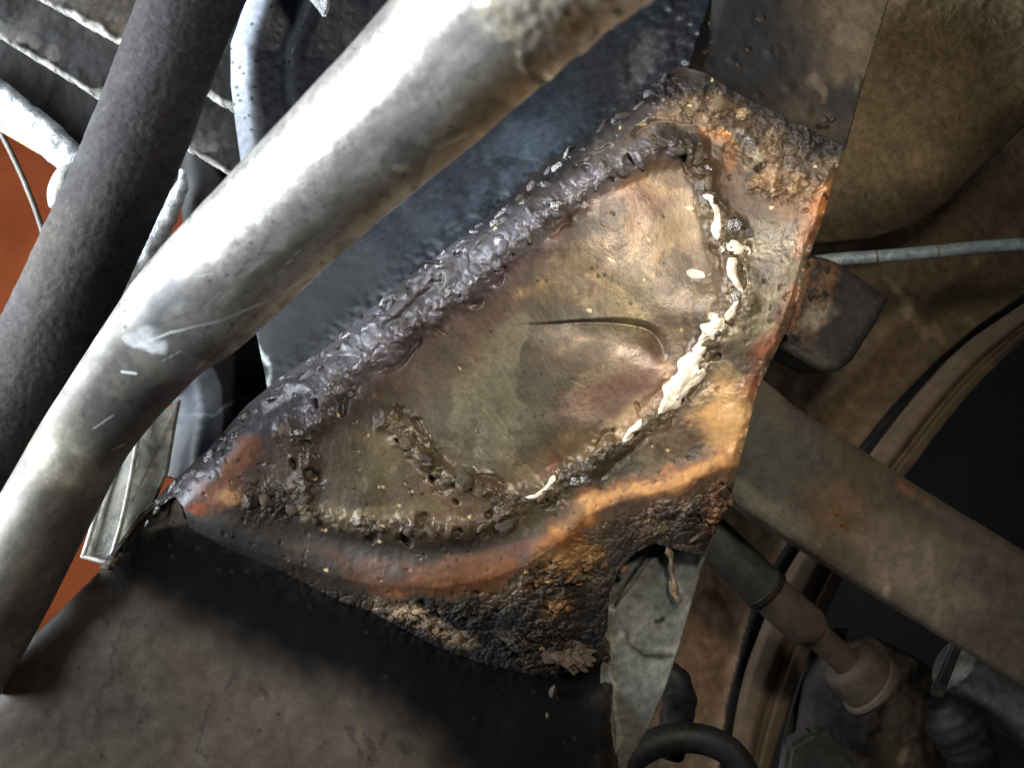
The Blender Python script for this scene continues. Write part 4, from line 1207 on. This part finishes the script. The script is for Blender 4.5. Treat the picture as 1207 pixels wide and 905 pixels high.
for i in range(70):
    x = rnd.gauss(1140, 55); y = abs(rnd.gauss(30, 60)); a = rnd.uniform(0, 6.28); cu = rnd.uniform(-0.12, 0.12); L = rnd.randint(3, 9)
    for j in range(L):
        if not (1062 < x < 1255 and -20 < y < 215): break
        z = float(ins_z(np.array([x]), np.array([y]))[0]) + 0.0012 + 0.0012 * math.sin(j * 0.7)
        w = 0.28
        nx, ny = -math.sin(a) * w, math.cos(a) * w
        V += [list(P(x - nx, y - ny, z)), list(P(x + nx, y + ny, z)), list(P(x, y, z + 0.0007))]
        if j:
            b = len(V) - 6
            F += [(b, b + 3, b + 5, b + 2), (b + 2, b + 5, b + 4, b + 1)]
        x += math.cos(a) * 5; y += math.sin(a) * 5; a += cu + rnd.uniform(-0.15, 0.15)
M_fib = grime('straw_fibre', (160, 144, 108), (186, 168, 130), 0.7, 0, 60, 0.1)
fib = link('loose_fibres', mesh_np('loose_fibres', V, F), M_fib, ins)
fib['kind'] = 'stuff'

M_line = grime('zinc_line', (128, 142, 150), (168, 182, 188), 0.45, 0.3, 160, 0.4, speck=(62, 60, 56))
bl = tube('brake_line', [(955, 310, -.095, .0046), (985, 306, -.095, .0046), (1040, 302, -.095, .0046), (1100, 297, -.095, .0046), (1160, 291, -.095, .0046), (1260, 285, -.095, .0046)], M_line, None, 60, 18)
tag(bl, 'pale blue grey brake line leaving the bracket towards the right edge', 'brake line')
for x, y in ((1031, 303), (1103, 297)):
    tube('crimp_ring', [(x - 1.5, y + 0.2, -.0948, .0049), (x + 1.5, y - 0.2, -.0948, .0049)], M_dull, bl, 4, 18)

M_blockm = grime('dark_painted_steel', (58, 58, 58), (84, 82, 78), 0.6, 0.1, 70, 0.4)
block = empty('stop_block', P(980, 370, -0.06))
tag(block, 'dark steel stop block with a rusty end behind the free edge of the bracket', 'block')
BLK = [(950, 300), (975, 305), (992, 313), (1020, 332), (1046, 352), (1034, 378), (1018, 402), (1005, 424), (988, 437), (968, 439), (945, 426), (920, 412), (905, 402), (930, 350)]
def blk_z(x, y):
    d = -sdf(x, y, BLK)
    return -0.036 - 0.00014 * (x - 930) - np.clip(9 - d, 0, 9) ** 2 * S / 9 + S * (2 * fbm(x, y, 40, 3, 175) + crust_b(x, y) * (5 * fbm(x, y, 12, 4, 177) + 2))
def crust_b(x, y):
    d, _ = dist_poly(x + 6 * fbm(x, y, 12, 3, 179), y + 6 * fbm(x, y, 12, 3, 181), [(978, 318), (968, 350), (955, 375), (945, 405)])
    return 1 - sstep(8, 24, d)
def blk_paint(x, y):
    p = Paint(x, y, (50, 49, 47), 0.6, 0.05, 6, 40)
    c = crust_b(x, y); n = fbm(x, y, 14, 4, 183)
    p.mix(0.8 * c * sstep(0.0, 0.3, n), (84, 63, 47), 0.8)
    p.mix(0.7 * c * sstep(0.1, 0.3, -n), (30, 25, 22), 0.8)
    p.blob(962, 372, 24, 12, -30, (146, 134, 116), 0.8); p.blob(972, 336, 12, 20, 20, (108, 80, 58), 0.7)
    p.blob(960, 425, 30, 14, 20, (76, 74, 68), 0.6)
    p.mottle(18, 0.22, 185); p.mottle(5, 0.2, 187)
    return p
sheet('block_body', BLK, 1.5, blk_z, blk_paint, M_back, block, 0.045)
for i in range(8):
    t = rnd.random()
    x = 962 + rnd.gauss(0, 9) - 20 * t + 14; y = 312 + 75 * t + rnd.gauss(0, 4)
    lump('rust_flake', x, y, rnd.uniform(4, 10), rnd.uniform(3, 6), 2.5, rnd.uniform(0, 180), rnd.choice(['crust', 'burnt']), block, float(blk_z(np.array([x]), np.array([y]))[0]))
tube('block_edge', [(957, 305, -.012, .0028), (948, 335, -.014, .003), (938, 370, -.014, .0032), (928, 395, -.016, .0026)], M_rustbar, block, 30, 12, None, lambda x, y, u, a: S * 4 * fbm(x, y, 8, 3, 101))

def bar_paint(x, y):
    p = Paint(x, y, (80, 70, 58), 0.65, 0.0, 12, 34)
    p.blob(900, 540, 60, 60, 30, (74, 74, 66), 0.8)
    p.blob(915, 610, 60, 18, 32, (124, 120, 108), 0.7)
    p.blob(1060, 660, 90, 40, 32, (122, 108, 92), 0.7)
    p.blob(985, 605, 34, 26, 0, (118, 92, 66), 0.7)
    p.line([(1030, 690), (1048, 700)], 4, (156, 136, 112), 0.8)
    p.line([(1064, 577), (1090, 592)], 4, (130, 92, 66), 0.7)
    p.mottle(50, 0.2, 103); p.mottle(9, 0.22, 104)
    return p
ax = tube('axle_bar', [(800, 460, -.13, .047), (880, 527, -.13, .047), (960, 580, -.13, .047), (1080, 655, -.13, .047), (1207, 731, -.13, .047), (1330, 803, -.13, .047)], M_back, None, 120, 64, bar_paint,
          lambda x, y, u, a: S * fbm(x, y, 30, 3, 105), 0.8, math.pi / 4)
tag(ax, 'wide flat grey brown axle bar running off to the right edge', 'axle bar')

for x, y, r in ((985, 604, 4), (993, 617, 4.5), (999, 621, 2.5)):
    lump('rust_speck', x, y, r, r * 0.7, 3, rnd.uniform(0, 90), 'rust', ax, -0.13 + 0.0415, 0.2)
rod = empty('tie_rod', P(930, 720, -0.16))
tag(rod, 'slim stepped tie rod below the axle bar ending in a round cap', 'tie rod')
M_green = grime('grey_green_paint', (50, 54, 50), (68, 70, 64), 0.55, 0.1, 60, 0.3)
M_brn = grime('rust_brown', (70, 60, 51), (90, 76, 64), 0.75, 0, 70, 0.5)
tube('outer_sleeve', [(790, 590, -.16, .0175), (845, 640, -.16, .0175), (902, 694, -.16, .0175)], M_green, rod, 30, 32)
tube('sleeve_ring', [(899, 691, -.16, .0185), (905, 697, -.16, .0185)], M_black, rod, 6, 32)
tube('inner_sleeve', [(903, 695, -.16, .016), (930, 720, -.16, .0165), (952, 738, -.16, .016), (962, 747, -.16, .012)], M_brn, rod, 24, 32)
tube('shaft', [(955, 741, -.16, .0108), (980, 764, -.16, .0108), (1004, 786, -.16, .0108)], M_brn, rod, 16, 24)
tube('end_cap', [(996, 779, -.165, .019), (1003, 786, -.165, .0225), (1024, 805, -.165, .0228), (1030, 811, -.165, .018)], M_brn, rod, 18, 36)
tube('cap_ring', [(1022, 804, -.165, .026), (1027, 808, -.165, .0268), (1031, 812, -.165, .025)], M_brn, rod, 10, 36)

HUB = [(985, 770), (1040, 758), (1095, 785), (1128, 830), (1150, 890), (1170, 960), (985, 960), (950, 880), (960, 810)]
def hub_paint(x, y):
    p = Paint(x, y, (72, 61, 51), 0.8, 0, 8, 36)
    p.blob(985, 830, 40, 50, 0, (44, 42, 48), 0.9)
    p.blob(1020, 886, 12, 7, 30, (16, 15, 15), 0.95)
    p.blob(1060, 892, 6, 12, 30, (140, 122, 100), 0.7)
    p.mottle(30, 0.25, 107); p.mottle(8, 0.25, 108)
    return p
hub = sheet('hub_housing', HUB, 2.6, lambda x, y: -0.235 - 0.03 * (np.hypot(x - 1070, y - 900) / 130) ** 2 + S * (4 * fbm(x, y, 40, 3, 109) + 1.5 * fbm(x, y, 8, 3, 110)), hub_paint, M_back, None, 0.03)
tag(hub, 'rough brown hub housing at the bottom right behind the rod end', 'housing')
fit = empty('steel_fitting', P(1150, 800, -0.2))
tag(fit, 'dull steel fitting with a flange under the axle bar at the right', 'fitting')
tube('fitting_body', [(1124, 780, -.205, .024), (1150, 798, -.205, .025), (1190, 826, -.205, .025), (1225, 850, -.205, .025)], M_dull, fit, 30, 36)
prism('fitting_flange', [(1098, 818, -.18), (1126, 752, -.18), (1138, 757, -.18), (1112, 824, -.18)], 0.006, M_blockm, fit, 0.0015)
boot = tube('rubber_boot', [(1108, 826, -.18, .012), (1122, 848, -.18, .021), (1138, 872, -.18, .021), (1148, 905, -.18, .018), (1150, 940, -.18, .016)], M_black, None, 60, 30, None,
            lambda x, y, u, a: 0.0003 * np.sin(u * 46) + S * 2 * fbm(x, y, 20, 3, 173))
tag(boot, 'ribbed black rubber boot below the steel fitting at the right', 'boot')
gr = prism('grey_bracket', [(922, 930, -.2), (930, 880, -.2), (960, 862, -.2), (985, 868, -.2), (1012, 905, -.2), (1016, 930, -.2)], 0.02, M_green, None, 0.004)
tag(gr, 'small grey green bracket tab at the bottom edge left of the hub housing', 'tab')
rl = ribbon('inner_liner', [(960, 740), (945, 800), (925, 870), (915, 950)], [(1000, 740), (985, 800), (965, 870), (955, 950)], lambda t: -0.32 - 0.02 * t, M_green, None, 30, 6, 0.004)
tag(rl, 'grey green liner strip inside the wheel arch behind the tie rod', 'liner')

# grey flange below the bracket's free corner
FLG = [(708, 690), (722, 664), (745, 640), (800, 622), (846, 606), (838, 640), (826, 672), (815, 712), (800, 765), (783, 815), (766, 855), (740, 898), (728, 960), (708, 960)]
def flg_z(x, y):
    z = -0.034 + S * (4 * fbm(x, y, 70, 2, 111) + 0.8 * fbm(x, y, 14, 3, 112)) - 0.00008 * np.clip(y - 700, 0, 300)
    d, _ = dist_poly(x, y, [(722, 712), (740, 690), (765, 655), (790, 638)])
    z -= S * 7 * gauss(d, 3.5)
    d, _ = dist_poly(x, y, [(722, 725), (735, 750), (760, 768), (795, 770)])
    z += S * 3 * gauss(d, 6)
    return z
def flg_paint(x, y):
    p = Paint(x, y, (116, 116, 106), 0.55, 0.15, 8, 38)
    p.blob(790, 660, 60, 34, -20, (64, 66, 64), 0.9)
    p.blob(770, 690, 50, 30, -10, (92, 94, 88), 0.6)
    p.blob(722, 660, 18, 40, 10, (40, 38, 36), 0.9)
    p.line([(722, 712), (740, 690), (765, 655), (790, 638)], 2.5, (20, 19, 18), 0.9)
    p.line([(725, 730), (738, 752), (762, 768), (795, 766)], 3, (66, 60, 52), 0.7)
    p.line([(776, 730), (784, 724)], 3, (40, 38, 36), 0.9)
    p.blob(760, 820, 34, 20, 30, (84, 84, 80), 0.6)
    p.blob(722, 740, 8, 9, 0, (190, 186, 174), 0.6)
    p.line([(718, 730), (722, 800), (726, 880)], 2.5, (160, 152, 136), 0.6)
    p.mottle(24, 0.2, 113); p.mottle(7, 0.25, 114)
    return p
flg = sheet('grey_flange', FLG, 1.6, flg_z, flg_paint, M_wall, None, 0.005)
tag(flg, 'grey green steel flange hanging under the right corner of the bracket', 'flange')
drip = tube('weld_drip', [(786, 600, -.008, .0022), (784, 628, -.014, .0024), (790, 655, -.022, .0019), (794, 685, -.027, .0018), (800, 708, -.030, .0022)], M_drip, bracket, 40, 10, None, lambda x, y, u, a: S * 2 * fbm(x, y, 9, 2, 115))
tube('weld_drip', [(791, 684, -.029, .0014), (792, 695, -.029, .0016), (799, 706, -.0295, .0014)], M_drip, bracket, 14, 8)
lh = tube('drain_hose', [(716, 950, -.075, .0098), (738, 900, -.075, .0098), (776, 874, -.075, .0098), (815, 869, -.075, .0098), (852, 880, -.075, .0098), (876, 908, -.075, .0098), (888, 960, -.075, .0098)], M_black, None, 60, 26)
tag(lh, 'curved black drain hose arching over the bottom edge', 'hose')
bt = tube('rubber_stop', [(780, 785, -.12, .006), (793, 800, -.12, .0105), (800, 828, -.12, .012), (797, 858, -.12, .0115), (790, 890, -.12, .01)], M_black, None, 40, 22, None, lambda x, y, u, a: S * 3.0 * fbm(x, y, 14, 2, 117))
tag(bt, 'lumpy black rubber stop between the grey flange and the drain hose', 'stop')

# every bead and flake on the bracket shares the tone of the metal round it
tt = [t for t in TONED if t[0].parent == bracket]
pp = bracket_paint(np.array([t[1] for t in tt], float), np.array([t[2] for t in tt], float))
for (o, px, py, f, ti), c in zip(tt, pp.c):
    k = rnd.uniform(0.75, 1.25)
    o.color = tuple((np.array(o.color[:3]) * f + c * (1 - f)) * k) + (1.0,)
for o, px, py, f, ti in TONED:
    if o.parent != bracket:
        k = rnd.uniform(0.5, 0.9); o.color = (o.color[0] * k, o.color[1] * k * 0.95, o.color[2] * k * 0.9, 1)
